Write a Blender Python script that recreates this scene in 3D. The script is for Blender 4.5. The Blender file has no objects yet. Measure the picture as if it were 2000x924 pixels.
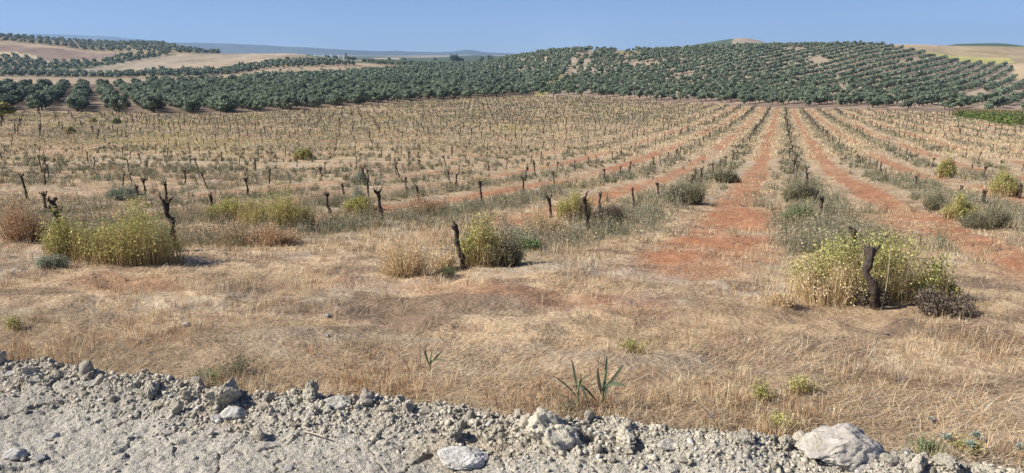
import bpy, bmesh, math
import numpy as np

sc = bpy.context.scene
COL = sc.collection
rng = np.random.default_rng(7)

# ------------------------------------------------------------------ camera numbers
CAMZ = 1.6                       # the photographer's eye above the dirt road (road level is z = 0)
F = 1540.0                       # focal length in photograph pixels (2000 wide)
PITCH = math.atan(357.0 / F)
SP, CP = math.sin(PITCH), math.cos(PITCH)

def slope_of(py):                # height change per metre of distance for a line of sight
    v = (np.asarray(py, float) - 462.0) / F
    return -(SP + v * CP) / (CP - v * SP)

def side_of(px, py):             # sideways metres per metre of distance
    v = (np.asarray(py, float) - 462.0) / F
    return (np.asarray(px, float) - 1000.0) / F / (CP - v * SP)

def tan_az(px):                  # bearing (tangent) of a far point
    return (np.asarray(px, float) - 1000.0) / F * CP

# ------------------------------------------------------------------ numpy noise
def _hash(ix, iy, iz, s):
    n = (ix.astype(np.int64) * 374761393 + iy.astype(np.int64) * 668265263 + iz * 1442695041 + s * 974634777) & 0xffffffff
    n = ((n ^ (n >> 13)) * 1274126177) & 0xffffffff
    n = ((n ^ (n >> 15)) * 2246822519) & 0xffffffff
    return ((n ^ (n >> 16)) & 0xffffff) / float(0xffffff)

def vnoise(x, y, s=0):
    x = np.asarray(x, float); y = np.asarray(y, float)
    ix, iy = np.floor(x), np.floor(y)
    fx, fy = x - ix, y - iy
    fx = fx * fx * (3 - 2 * fx); fy = fy * fy * (3 - 2 * fy)
    z = 0
    a = _hash(ix, iy, z, s); b = _hash(ix + 1, iy, z, s)
    c = _hash(ix, iy + 1, z, s); d = _hash(ix + 1, iy + 1, z, s)
    return (a + (b - a) * fx) * (1 - fy) + (c + (d - c) * fx) * fy

def fbm(x, y, s=0, o=4):
    t, a, n = 0.0, 1.0, 0.0
    for i in range(o):
        t = t + a * vnoise(x * 2 ** i + 17.3 * i, y * 2 ** i - 9.1 * i, s + i); n += a; a *= 0.5
    return t / n

def vnoise3(p, s=0):
    i = np.floor(p); f = p - i; f = f * f * (3 - 2 * f)
    out = 0
    for dx in (0, 1):
        for dy in (0, 1):
            for dz in (0, 1):
                w = (f[:, 0] if dx else 1 - f[:, 0]) * (f[:, 1] if dy else 1 - f[:, 1]) * (f[:, 2] if dz else 1 - f[:, 2])
                out = out + w * _hash(i[:, 0] + dx, i[:, 1] + dy, (i[:, 2] + dz).astype(np.int64), s)
    return out

def fbm3(p, s=0, o=3):
    t, a, n = 0.0, 1.0, 0.0
    for k in range(o):
        t = t + a * vnoise3(p * 2 ** k + 11.7 * k, s + k); n += a; a *= 0.5
    return t / n

def worley(x, y, s=0):           # distance to nearest / second nearest feature, and the id of the nearest
    ix, iy = np.floor(x), np.floor(y)
    d1 = np.full(x.shape, 9.0); d2 = np.full(x.shape, 9.0); idn = np.zeros(x.shape)
    for dx in (-1, 0, 1):
        for dy in (-1, 0, 1):
            cx, cy = ix + dx, iy + dy
            qx = cx + _hash(cx, cy, 1, s); qy = cy + _hash(cx, cy, 2, s)
            d = np.hypot(qx - x, qy - y)
            near = d < d1
            d2 = np.where(near, d1, np.minimum(d2, d))
            idn = np.where(near, _hash(cx, cy, 3, s), idn)
            d1 = np.where(near, d, d1)
    return d1, d2, idn

def sstep(a, b, x):
    t = np.clip((x - a) / (b - a), 0, 1)
    return t * t * (3 - 2 * t)

# ------------------------------------------------------------------ the lie of the land
PROF = [(2.3, 0.0), (2.6, 0.0), (2.9, 0.0), (3.15, 0.0), (3.4, 0.0), (3.8, -0.03), (4.3, -0.09), (5.5, -0.18), (6.9, -0.33), (8.3, -0.5), (10, -0.75), (15.1, -1.47), (25, -2.6),
        (35.3, -3.7), (53, -4.97), (67, -5.8), (110, -8.0)]
COLS = {   # bearing (as a photograph column): distance in metres -> height of the ground seen there (as a photograph row)
  -260: [(148, 214), (330, 172), (450, 160), (560, 146), (650, 136), (780, 114), (950, 80), (1100, 58), (1500, 66), (3000, 100)],
   0:  [(150, 217), (330, 169), (450, 159), (545, 147), (650, 136), (800, 112), (950, 84), (1100, 70), (1500, 80), (3000, 104)],
   100:[(150, 219), (340, 169), (450, 160), (545, 150), (650, 140), (760, 127), (930, 93), (1120, 77), (1500, 86), (3000, 106)],
   200:[(152, 222), (345, 168), (450, 161), (530, 154), (610, 146), (720, 133), (830, 117), (940, 103), (1150, 83), (1500, 96), (3000, 109)],
   300:[(153, 223), (370, 163), (450, 159), (540, 152), (620, 143), (720, 128), (850, 110), (960, 98), (1100, 84), (1400, 99), (3000, 112)],
   420:[(157, 223), (400, 159), (460, 156), (540, 150), (600, 144), (680, 131), (800, 114), (900, 104), (1000, 105), (1300, 113), (3000, 114)],
   560:[(166, 217), (440, 151), (500, 147), (560, 137), (620, 127), (680, 118), (800, 107), (900, 104), (1100, 110), (1500, 116), (3000, 114)],
   700:[(188, 206), (500, 144), (560, 138), (630, 126), (700, 122), (1200, 119), (2000, 115), (3000, 113)],
   850:[(226, 196), (500, 144), (600, 135), (700, 129), (900, 126), (1300, 123), (1550, 119), (1800, 119), (2400, 114), (2700, 112), (3300, 113)],
   930:[(250, 191), (450, 150), (600, 135), (700, 127), (900, 126), (1300, 123), (1550, 121), (1900, 117), (2300, 111), (2600, 107.5), (3200, 113)],
   1000:[(272, 187), (400, 158), (540, 132), (620, 118), (690, 112), (800, 116), (1300, 120), (2300, 114), (2600, 110), (3200, 112)],
   1080:[(272, 187), (400, 150), (550, 114), (610, 101.5), (760, 108), (1300, 118), (3000, 112)],
   1150:[(270, 188), (400, 150), (540, 110), (620, 97), (760, 102), (1300, 112), (3000, 112)],
   1230:[(262, 191), (330, 171), (420, 144), (540, 110), (620, 98), (760, 101), (1300, 102), (3000, 108)],
   1300:[(245, 195), (330, 171), (420, 143), (540, 108), (620, 97), (760, 102), (1200, 104), (1500, 96), (1800, 100), (3000, 108)],
   1370:[(228, 199), (320, 173), (410, 144), (530, 109), (620, 93.5), (760, 98), (1200, 98), (1500, 84), (1800, 90), (3000, 106)],
   1450:[(215, 203), (300, 177), (400, 145), (520, 109), (620, 90), (760, 96), (1200, 93), (1500, 73), (1800, 82), (3000, 106)],
   1530:[(202, 208), (300, 179), (400, 146), (520, 109), (620, 88.5), (760, 95), (1200, 99), (1500, 90), (1800, 96), (3000, 106)],
   1680:[(192, 212), (300, 181), (400, 149), (520, 110), (635, 86.5), (720, 86), (900, 92), (3000, 106)],
   1780:[(186, 214), (290, 184), (400, 156), (520, 122), (630, 97), (760, 86), (900, 89), (3000, 106)],
   1880:[(182, 217), (280, 192), (400, 164), (500, 140), (600, 118), (640, 112), (800, 89.5), (900, 90), (1300, 92), (1600, 84.5), (1900, 92), (3000, 106)],
   1945:[(178, 220), (270, 196), (400, 164), (500, 140), (600, 121), (640, 114), (800, 90), (900, 91), (1300, 91), (1600, 83.5), (1900, 92), (3000, 106)],
   2010:[(176, 223), (260, 199), (380, 167), (440, 152), (500, 135), (600, 120), (680, 108), (850, 91), (1000, 93), (1600, 90), (3000, 106)],
   2260:[(172, 228), (260, 204), (400, 165), (500, 145), (650, 118), (850, 92), (1000, 94), (3000, 106)],
}
LD = np.linspace(math.log(2.5), math.log(16000), 1500)
def _column(kn):
    d = [p[0] for p in PROF] + [k[0] for k in kn] + [5000, 8000, 16000]
    s = [(p[1] - CAMZ) / p[0] for p in PROF] + [float(slope_of(k[1])) for k in kn] + [float(slope_of(109)), float(slope_of(107.5)), float(slope_of(106))]
    y = np.interp(LD, np.log(d), s)
    k = np.exp(-0.5 * (np.arange(-14, 15) / 5.0) ** 2); k /= k.sum()
    yp = np.pad(y, 14, mode='edge')
    return np.convolve(yp, k, mode='valid')
_pxs = sorted(COLS)
_tc = np.array([float(tan_az(p)) for p in _pxs])
_raw = np.array([_column(COLS[p]) for p in _pxs])
TN = np.linspace(_tc[0], _tc[-1], 500)
def _pchip(x, y, q):
    h = np.diff(x)[:, None]; d = np.diff(y, axis=0) / h
    m = np.zeros_like(y); m[1:-1] = np.where(d[:-1] * d[1:] > 0, 2 * d[:-1] * d[1:] / (d[:-1] + d[1:] + 1e-30), 0)
    m[0] = d[0]; m[-1] = d[-1]
    i = np.clip(np.searchsorted(x, q) - 1, 0, len(x) - 2)
    t = ((q - x[i]) / (x[i + 1] - x[i]))[:, None]; hh = h[i]
    return ((2 * t**3 - 3 * t**2 + 1) * y[i] + (t**3 - 2 * t**2 + t) * hh * m[i] + (-2 * t**3 + 3 * t**2) * y[i + 1] + (t**3 - t**2) * hh * m[i + 1])
TAB = _pchip(_tc, _raw, TN)

def ground_z(X, Y):
    X = np.asarray(X, float); Y = np.asarray(Y, float)
    Yc = np.maximum(Y, 2.0)
    De = Yc + 0.21 * X * np.exp(-(Yc / 11.0) ** 2)          # the ground falls away from the road, which runs askew
    De = np.clip(De, 2.6, 15900)
    t = np.clip(X / Yc, TN[0], TN[-1])
    ft = (t - TN[0]) / (TN[1] - TN[0]); it = np.clip(ft.astype(int), 0, len(TN) - 2); ft = ft - it
    fl = (np.log(De) - LD[0]) / (LD[1] - LD[0]); il = np.clip(fl.astype(int), 0, len(LD) - 2); fl = fl - il
    s = (TAB[it, il] * (1 - ft) + TAB[it + 1, il] * ft) * (1 - fl) + (TAB[it, il + 1] * (1 - ft) + TAB[it + 1, il + 1] * ft) * fl
    z = s * De + CAMZ
    w = sstep(4.5, 9, De) * (1 - sstep(150, 260, De))
    z = z + w * ((fbm(X / 6, Y / 6, 3) - 0.5) * 0.14 + (fbm(X / 25, Y / 25, 5) - 0.5) * 0.35 * sstep(15, 50, De))
    w2 = 1 - sstep(25, 60, De)
    z = z + w2 * sstep(3.5, 4.2, De) * (fbm(X / 0.45, Y / 0.38, 9, 4) - 0.5) * 0.13
    return z

def place(px, py):               # the spot on the ground seen at a point of the photograph
    D = np.exp(np.linspace(math.log(2.6), math.log(1500), 4000))
    X = float(side_of(px, py)) * D
    below = ground_z(X, D) > CAMZ + float(slope_of(py)) * D
    i = int(np.argmax(below))
    return float(X[i]), float(D[i]), float(ground_z(X[i], D[i]))

# rows of the vineyard
A = math.radians(18.7); RS, VS = 3.5, 3.0
def row_uv(X, Y):
    return X * math.sin(A) + Y * math.cos(A), -X * math.cos(A) + Y * math.sin(A)
def from_uv(u, v):
    return u * math.sin(A) - v * math.cos(A), u * math.cos(A) + v * math.sin(A)

def poly_in(pts, x, y):
    ins = np.zeros(np.shape(x), bool)
    n = len(pts); j = n - 1
    for i in range(n):
        xi, yi = pts[i]; xj, yj = pts[j]
        if yi != yj:
            c = ((yi > y) != (yj > y)) & (x < (xj - xi) * (y - yi) / (yj - yi) + xi)
            ins ^= c
        j = i
    return ins

# bearings are given as columns of the photograph at the horizon: col(X, Y)
def bearing(X, Y):
    return np.asarray(X, float) / np.maximum(Y, 0.5) / CP * F + 1000.0

EDGE_P = [-400, 0, 420, 560, 700, 850, 1000, 1150, 1230, 1300, 1370, 1450, 1530, 1680, 1780, 1880, 2010, 2400]
EDGE_D = [148, 150, 157, 166, 188, 226, 268, 262, 250, 232, 215, 203, 192, 182, 176, 168, 164, 160]   # far end of the vineyard
GROVE_D = [151, 153, 160, 170, 193, 232, 275, 268, 258, 240, 226, 212, 205, 196, 192, 184, 186, 180]  # where the olives begin
def field_end(b): return np.interp(b, EDGE_P, EDGE_D)
def grove_start(b): return np.interp(b, EDGE_P, GROVE_D)

LEFT_GROVE = [(-400, 151), (0, 151), (420, 158), (560, 168), (700, 190), (850, 229), (1000, 272), (1048, 274), (1140, 470), (1158, 640), (1040, 700),
              (900, 700), (800, 600), (700, 520), (560, 455), (420, 405), (300, 375), (200, 348), (0, 334), (-400, 330)]
RIGHT_GROVE = [(1056, 272), (1150, 268), (1300, 240), (1450, 212), (1600, 200), (1760, 192), (1880, 184), (2100, 188), (2100, 400), (1990, 420),
               (1972, 560), (1850, 600), (1760, 630), (1700, 650), (1400, 660), (1240, 640), (1215, 560), (1195, 640), (1166, 640), (1150, 470)]
STRIP_GROVE = [(-300, 520), (0, 522), (200, 536), (420, 556), (560, 590), (700, 612), (640, 660), (560, 655), (420, 628), (300, 612), (150, 595), (-300, 585)]
HILL_GROVE = [(-400, 1000), (0, 985), (100, 975), (200, 960), (280, 930), (340, 905), (430, 925), (430, 1010), (380, 1060), (300, 1130), (180, 1190), (0, 1180), (-400, 1200)]
SPUR_GROVE = [(-400, 620), (60, 640), (150, 690), (230, 750), (330, 850), (330, 905), (250, 890), (180, 800), (100, 770), (60, 800), (-400, 860)]
SAP_FIELD = [(0, 440), (200, 470), (420, 490), (560, 520), (640, 560), (720, 600), (700, 640), (560, 580), (420, 545), (200, 525), (0, 505)]
BEYOND_GROVE = [(740, 640), (860, 720), (1010, 760), (1000, 1000), (840, 1150), (700, 900)]

# ------------------------------------------------------------------ what covers the land
def C(r, g, b): return np.array([r, g, b])
STRAW = C(.54, .405, .255); STRAW2 = C(.41, .295, .18); RED = C(.395, .185, .098); GREY = C(.40, .345, .275)
WEED = C(.30, .255, .165); SOIL = C(.30, .205, .135); TAN = C(.43, .31, .20)

def mixc(a, b, w):
    return a * (1 - w[..., None]) + b * w[..., None]

def covers(X, Y):                # densities in the vineyard: bare red strips, grey weeds, dry grass, yellow herbs
    u, v = row_uv(X, Y)
    r = (v + 0.85) / RS; k = np.round(r); dr = np.abs(r - k) * RS
    q = Y + 0.21 * X
    wob = (fbm(u / 4, v / 4, 21) - 0.5) * 0.9
    n1 = fbm(u / 9, v / 1.6, 31); n2 = fbm(u / 1.6, v / 9, 37)
    side = sstep(8, 26, v)                                   # far to the side the cross-ploughing shows instead
    streak = n1 * (1 - side) + n2 * side
    gap = np.floor(r)                                        # which alley this is
    rich = np.where(gap == 0, 1.0, np.where(gap == -1, 1.0, np.where(np.isin(gap, [1, 2, -3, -2]), 0.52, np.where(gap < -3, 0.38, 0.36))))
    red = sstep(1.14, 1.48, dr + wob * 0.6) * sstep(0.62 - rich * 0.50, 0.82 - rich * 0.50, fbm(u / 7, v / 2.5, 41) + 0.08) * (1 - side)
    red = np.maximum(red, side * sstep(0.60, 0.72, fbm(u / 1.3, v / 10, 43)) * 0.7)
    head = 1 - sstep(6.6, 8.6, q + (fbm(X / 2, Y / 2, 51) - 0.5) * 1.2)
    red = red * (1 - head) * (.62 + .38 * sstep(.36, .58, fbm(X / .8, Y / .8, 65)))
    # bare red patches on the headland, where the alley meets it
    for (cx, cy, a, b, w) in REDP:
        uu, vv = row_uv(X - cx, Y - cy)
        red = np.maximum(red, w * sstep(1.3, 0.35, np.hypot(uu / a, vv / b) + (fbm(X / .5, Y / .5, 61) - 0.5) * 1.7))
    core = np.isin(k, [-2, -1, 0, 1]) * (1 - sstep(60, 110, Y))
    weed = (1 - sstep(0.32, .88, dr + wob)) * sstep(0.30 - .17 * core, 0.52 - .17 * core, fbm(u / 6, v / 3, 71)) * (1 - head)
    weed = np.maximum(weed * (1 - .55 * side), (1 - head) * sstep(0.55, 0.68, n2) * (0.3 + 0.6 * side))
    weed = np.maximum(weed, (1 - head) * side * sstep(.54, .66, fbm(X / 9, Y / 16, 73)) * .6)
    du = np.abs(u / VS - np.round(u / VS)) * VS
    weed = np.maximum(weed, (1 - head) * side * (1 - sstep(.35, .95, du + wob)) * sstep(.38, .54, fbm(u / 6, v / 16, 75)))
    yel = (1 - head) * sstep(0.60, 0.74, fbm(X / 7, Y / 10, 81)) * sstep(20, 45, Y) * (.25 + .6 * side)
    return dict(u=u, v=v, dr=dr, q=q, red=red, weed=weed * (1 - red), head=head, streak=streak, yel=yel, side=side)

REDP = [(2.7, 9.4, 2.4, 0.55, .95), (1.75, 7.6, 1.0, .6, .7), (0.1, 5.9, .35, 1.5, .42), (4.25, 14.2, 4.2, 0.8, 1.0), (6.6, 13.5, 2.5, .6, .7), (-3.2, 6.2, .35, .6, .5)]

def land_colour(X, Y):
    b = bearing(X, Y); cv = covers(X, Y)
    n = fbm(X / 1.3, Y / 1.3, 101); nf = fbm(X / .12, Y / .12, 105, 3); nb = fbm(X / 30, Y / 30, 103)
    c = mixc(STRAW2 * np.ones(X.shape + (3,)), STRAW, sstep(.3, .7, n))
    c = mixc(c, GREY, sstep(.52, .72, fbm(X / 1.1, Y / .7, 107)) * .75)
    c = mixc(c, C(.20, .14, .095), sstep(.53, .66, fbm(X / .5, Y / .38, 108)) * .85 * (1 - sstep(14, 30, Y)))
    c = mixc(c, SOIL, sstep(.52, .72, nf) * .7 * (1 - sstep(20, 60, Y)))
    c = mixc(c, WEED, cv['weed'] * .75)
    c = mixc(c, C(.52, .44, .20), cv['yel'] * .25)
    c = mixc(c, RED * (0.8 + 0.4 * nf[..., None]), cv['red'] * .95)
    near = 1 - sstep(4.0, 4.9, cv['q'])
    c = mixc(c, C(.33, .24, .15), near * .6)
    # beyond the field: bare tilled earth under the olives
    fe = field_end(b) + (fbm(X / 12, Y / 12, 111) - .5) * 4
    out = sstep(0, 3, Y - fe)
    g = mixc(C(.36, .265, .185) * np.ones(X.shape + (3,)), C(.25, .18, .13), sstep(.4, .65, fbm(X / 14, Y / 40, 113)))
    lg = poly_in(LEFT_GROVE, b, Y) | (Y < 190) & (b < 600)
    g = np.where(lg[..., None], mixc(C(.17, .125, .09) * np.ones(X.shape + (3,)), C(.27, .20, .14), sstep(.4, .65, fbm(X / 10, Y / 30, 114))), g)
    hillp = (b > 1050) & (Y > 215)
    pale = C(.42, .33, .235)
    g = np.where(hillp[..., None], mixc(g, pale, .55 + .4 * sstep(.38, .6, fbm(X / 30, Y / 45, 115))), g)
    ridge = (b > 960) & (b < 1170) & (Y > 430) & (Y < 720)
    g = np.where(ridge[..., None], C(.44, .36, .265), g)
    # tracks in the loose earth at the foot of the hill
    foot = (b > 1150) & (Y > fe) & (Y < grove_start(b) + 30)
    stripe = sstep(.35, .65, vnoise((X * .5 - Y * .87) / 3.2, (X * .87 + Y * .5) / 60, 117))
    g = np.where(foot[..., None], mixc(C(.24, .175, .13) * np.ones(X.shape + (3,)), C(.40, .29, .2), stripe), g)
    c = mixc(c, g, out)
    def region(poly, colour, rough=0.12, s=121, soft=6):
        nonlocal c
        jx = (fbm(X / 25, Y / 25, s) - .5) * soft; jy = (fbm(X / 25, Y / 25, s + 7) - .5) * soft * 2
        m = poly_in(poly, b + jx, Y + jy)
        col = np.asarray(colour) * (1 + rough * 2 * (fbm(X / 22, Y / 55, s + 3) - .5) + rough * (fbm(X / 5, Y / 12, s + 4) - .5) + rough * .5 * (vnoise((X * .55 + Y * .83) / 5, (X * .83 - Y * .55) / 120, s + 6) - .5))[..., None]
        c = np.where(m[..., None], col, c)
    big = [(-900, 330), (720, 330), (1000, 560), (1000, 1600), (-900, 1600)]
    beyond = (Y > 700) & (b < 1060) | (Y > 700) & (b > 1150)
    d1, d2, idn = worley(X / 420 + .3, Y / 800, 131)
    pal = np.array([[.34, .26, .16], [.10, .12, .06], [.13, .15, .075], [.42, .32, .2], [.12, .13, .07], [.22, .20, .11], [.09, .11, .06]])
    far = pal[(idn * 6.99).astype(int)]
    c = np.where(beyond[..., None], far, c)
    region([(-900, 330), (200, 345), (420, 402), (560, 450), (700, 520), (760, 560), (760, 660), (-900, 660)], C(.37, .29, .195), .35)
    region([(-900, 335), (200, 346), (420, 402), (560, 450), (700, 515), (745, 560), (700, 570), (640, 540), (560, 505), (420, 462), (250, 430), (100, 400), (-900, 380)], C(.19, .145, .115), .2)
    region([(-900, 380), (160, 395), (300, 440), (200, 460), (-900, 450)], C(.42, .31, .2), .25)
    region([(100, 640), (250, 620), (420, 625), (560, 650), (650, 655), (620, 780), (600, 905), (420, 905), (320, 860), (200, 750)], C(.35, .285, .205), .4, 141)
    region([(180, 640), (560, 655), (560, 720), (450, 760), (300, 690)], C(.40, .315, .21), .35, 143)
    region([(540, 800), (600, 820), (640, 905), (500, 930), (470, 890)], C(.46, .36, .25), .25, 144)
    region([(600, 800), (760, 850), (760, 1000), (640, 960), (600, 900)], C(.12, .16, .07), .15, 145)
    region([(-900, 660), (70, 770), (100, 800), (180, 830), (250, 900), (210, 955), (100, 970), (0, 980), (-900, 990)], C(.28, .205, .155), .35, 147)
    region([(-900, 900), (60, 930), (150, 930), (240, 915), (225, 960), (100, 975), (-900, 995)], C(.40, .305, .20), .3, 149)
    region([(-900, 860), (30, 800), (60, 760), (120, 745), (60, 850), (-900, 930)], C(.5, .41, .25), .1, 150)
    region([(760, 1250), (830, 1150), (960, 1180), (900, 1420), (800, 1420)], C(.46, .40, .14), .12, 151)
    region([(700, 900), (1010, 760), (1010, 1150), (860, 1150), (760, 1200), (690, 1150)], C(.13, .15, .08), .2, 153)
    region([(855, 1900), (1005, 1900), (1005, 2700), (855, 2700)], C(.07, .10, .055), .15, 155)
    region([(965, 2000), (1040, 1500), (1040, 2600), (985, 2650)], C(.55, .40, .28), .1, 157)
    region([(720, 2000), (780, 2000), (780, 2500), (730, 2500)], C(.55, .42, .28), .1, 158)
    region([(1250, 1300), (1432, 1300), (1428, 1700), (1250, 1700)], C(.085, .115, .065), .25, 159)
    region([(1428, 1250), (1560, 1250), (1560, 1700), (1432, 1600)], C(.38, .295, .21), .25, 161)
    region([(1700, 640), (1850, 600), (1960, 570), (1990, 560), (2500, 560), (2500, 1100), (1640, 1100)], C(.38, .30, .18), .4, 163)
    region([(1790, 625), (1850, 604), (1960, 574), (1985, 590), (1970, 640), (1900, 655), (1840, 650)], C(.45, .41, .15), .35, 165)
    region([(1976, 560), (1992, 425), (2120, 400), (2500, 400), (2500, 560), (1990, 575)], C(.50, .385, .235), .2, 167)
    region([(1750, 735), (1830, 735), (1830, 850), (1750, 850)], C(.52, .40, .27), .1, 168)
    region([(1860, 1300), (2030, 1300), (2030, 1800), (1860, 1800)], C(.07, .11, .05), .15, 169)
    region([(1042, 272), (1062, 270), (1098, 350), (1116, 410), (1096, 410), (1070, 350)], C(.36, .32, .12), .35, 171, 2)
    region([(1096, 405), (1116, 405), (1156, 560), (1174, 640), (1150, 640), (1136, 560)], C(.36, .285, .19), .25, 173, 2)
    region([(1200, 640), (1212, 560), (1250, 560), (1320, 590), (1290, 650)], C(.28, .235, .11), .25, 175)
    region([(1880, 120), (2500, 104), (2500, 166), (1960, 166), (1860, 168)], C(.16, .17, .07), .2, 177, 1)
    # a strip of rough grass along the foot of the grove
    lip = (b < 1050) & (Y > fe) & (Y < fe + 4)
    c = np.where(lip[..., None] & (fbm(X / 4, Y / 4, 181) > .55)[..., None], STRAW * .9, c)
    return np.clip(c, .01, 1)

# ------------------------------------------------------------------ mesh helpers
def build_mesh(name, verts, quads=None, tris=None, mat=None, colours=None, smooth=False):
    me = bpy.data.meshes.new(name)
    verts = np.ascontiguousarray(verts, np.float32)
    nq = 0 if quads is None else len(quads); nt = 0 if tris is None else len(tris)
    me.vertices.add(len(verts)); me.vertices.foreach_set('co', verts.ravel())
    loops = []
    if nq: loops.append(np.asarray(quads, np.int32).ravel())
    if nt: loops.append(np.asarray(tris, np.int32).ravel())
    lp = np.concatenate(loops)
    me.loops.add(len(lp)); me.loops.foreach_set('vertex_index', lp)
    me.polygons.add(nq + nt)
    st = np.concatenate([np.arange(nq) * 4, nq * 4 + np.arange(nt) * 3]).astype(np.int32)
    me.polygons.foreach_set('loop_start', st)
    if smooth: me.polygons.foreach_set('use_smooth', np.ones(nq + nt, bool))
    me.update(calc_edges=True)
    if colours is not None:
        at = me.color_attributes.new('tint', 'FLOAT_COLOR', 'POINT')
        c4 = np.ones((len(verts), 4), np.float32); c4[:, :3] = colours
        at.data.foreach_set('color', c4.ravel())
    if mat: me.materials.append(mat)
    return me

def link(name, me, parent=None, loc=None, rot=None, scale=None):
    o = bpy.data.objects.new(name, me)
    COL.objects.link(o)
    if parent: o.parent = parent
    if loc is not None: o.location = loc
    if rot is not None: o.rotation_euler = rot
    if scale is not None: o.scale = (scale,) * 3 if np.isscalar(scale) else scale
    return o

def tag(o, label=None, cat=None, group=None, kind=None):
    if label: o['label'] = label
    if cat: o['category'] = cat
    if group: o['group'] = group
    if kind: o['kind'] = kind
    return o

class Bag:                       # gathers pieces into one mesh
    def __init__(s): s.v, s.q, s.t, s.c, s.n = [], [], [], [], 0
    def add(s, v, q=None, t=None, c=None):
        v = np.asarray(v, float).reshape(-1, 3)
        if len(v) == 0: return
        if q is not None and len(q): s.q.append(np.asarray(q, int) + s.n)
        if t is not None and len(t): s.t.append(np.asarray(t, int) + s.n)
        s.c.append(np.broadcast_to(np.asarray(c if c is not None else (1, 1, 1), float), v.shape).copy())
        s.v.append(v); s.n += len(v)
    def mesh(s, name, mat, smooth=False):
        return build_mesh(name, np.concatenate(s.v), np.concatenate(s.q) if s.q else None, np.concatenate(s.t) if s.t else None,
                          mat, np.concatenate(s.c), smooth)

def blades(bag, P, az, tilt, L, W, Ccol, curl=0.35):
    n = len(P)
    if n == 0: return
    dh = np.stack([np.cos(az), np.sin(az), np.zeros(n)], 1)
    t1 = tilt * (1 - curl)
    up = np.array([0, 0, 1.0])
    d1 = np.sin(t1)[:, None] * dh + np.cos(t1)[:, None] * up
    t2 = np.minimum(tilt * (1 + curl), 1.75)
    d2 = np.sin(t2)[:, None] * dh + np.cos(t2)[:, None] * up
    mid = P + d1 * (L * .55)[:, None]; tip = mid + d2 * (L * .5)[:, None]
    ra = az + np.pi / 2 + rng.normal(0, .6, n)
    s = np.stack([np.cos(ra), np.sin(ra), np.zeros(n)], 1) * (W / 2)[:, None]
    v = np.stack([P - s, P + s, mid + s * .8, mid - s * .8, tip], 1).reshape(-1, 3)
    i = np.arange(n)[:, None] * 5
    bag.add(v, i + np.array([[0, 1, 2, 3]]), i + np.array([[3, 2, 4]]), np.repeat(Ccol, 5, 0))

def spikes(bag, P, az, tilt, L, W, Ccol):          # one-triangle stems for distant plants
    n = len(P)
    if n == 0: return
    d = np.stack([np.sin(tilt) * np.cos(az), np.sin(tilt) * np.sin(az), np.cos(tilt)], 1)
    ra = rng.uniform(0, 2 * np.pi, n)
    s = np.stack([np.cos(ra), np.sin(ra), np.zeros(n)], 1) * (W / 2)[:, None]
    v = np.stack([P - s, P + s, P + d * L[:, None]], 1).reshape(-1, 3)
    bag.add(v, None, np.arange(n)[:, None] * 3 + np.array([[0, 1, 2]]), np.repeat(Ccol, 3, 0))

def flakes(bag, P, nrm, size, Ccol, aspect=1.0):   # small quads facing nrm
    n = len(P)
    if n == 0: return
    nrm = nrm / (np.linalg.norm(nrm, axis=1, keepdims=True) + 1e-9)
    r = rng.normal(size=(n, 3)); a = np.cross(nrm, r); a /= np.linalg.norm(a, axis=1, keepdims=True) + 1e-9
    b = np.cross(nrm, a)
    a = a * (size * aspect / 2)[:, None]; b = b * (size / 2)[:, None]
    v = np.stack([P - a - b * .6, P + a * .2 - b, P + a + b * .5, P - a * .3 + b], 1).reshape(-1, 3)
    bag.add(v, np.arange(n)[:, None] * 4 + np.array([[0, 1, 2, 3]]), None, np.repeat(Ccol, 4, 0))

def tube(bag, pts, rad, col, sides=7, lump=0.0, seed=0, cap=True):
    pts = np.asarray(pts, float); rad = np.asarray(rad, float); n = len(pts)
    tg = np.gradient(pts, axis=0); tg /= np.linalg.norm(tg, axis=1, keepdims=True) + 1e-9
    ref = np.array([0.31, 0.95, 0.05])
    a = np.cross(tg, ref); a /= np.linalg.norm(a, axis=1, keepdims=True) + 1e-9
    b = np.cross(tg, a)
    th = np.linspace(0, 2 * np.pi, sides, endpoint=False)
    ring = a[:, None, :] * np.cos(th)[None, :, None] + b[:, None, :] * np.sin(th)[None, :, None]
    v = pts[:, None, :] + ring * rad[:, None, None]
    if lump:
        vv = v.reshape(-1, 3)
        k = 1 + lump * (fbm3(vv / (rad.mean() * 1.1) * np.array([1, 1, .6]), seed) - .5) * 2
        k = k * (1 + .10 * np.sin(np.tile(th, n) * 4 + np.repeat(np.arange(n), sides) * .35))
        v = pts[:, None, :] + ring * (rad[:, None] * k.reshape(n, sides))[:, :, None]
    v = v.reshape(-1, 3)
    if lump > .5: col = np.asarray(col) * (.45 + 1.15 * fbm3(v * np.array([60, 60, 22]), seed + 5, 3))[:, None]
    i = np.arange(n - 1)[:, None] * sides + np.arange(sides)[None, :]
    j = np.arange(n - 1)[:, None] * sides + (np.arange(sides)[None, :] + 1) % sides
    q = np.stack([i, j, j + sides, i + sides], -1).reshape(-1, 4)
    tr = []
    if cap:
        v = np.vstack([v, pts[-1] + tg[-1] * rad[-1] * .5]); e = len(v) - 1; o = (n - 1) * sides
        if np.ndim(col) == 2: col = np.vstack([col, col[-1:]])
        tr = [(o + k, o + (k + 1) % sides, e) for k in range(sides)]
    bag.add(v, q, tr, col)

_ico = {}
def ico(sub):
    if sub not in _ico:
        bm = bmesh.new(); bmesh.ops.create_icosphere(bm, subdivisions=sub, radius=1.0)
        bm.verts.ensure_lookup_table()
        _ico[sub] = (np.array([v.co[:] for v in bm.verts]), np.array([[v.index for v in f.verts] for f in bm.faces])); bm.free()
    return _ico[sub]

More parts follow.
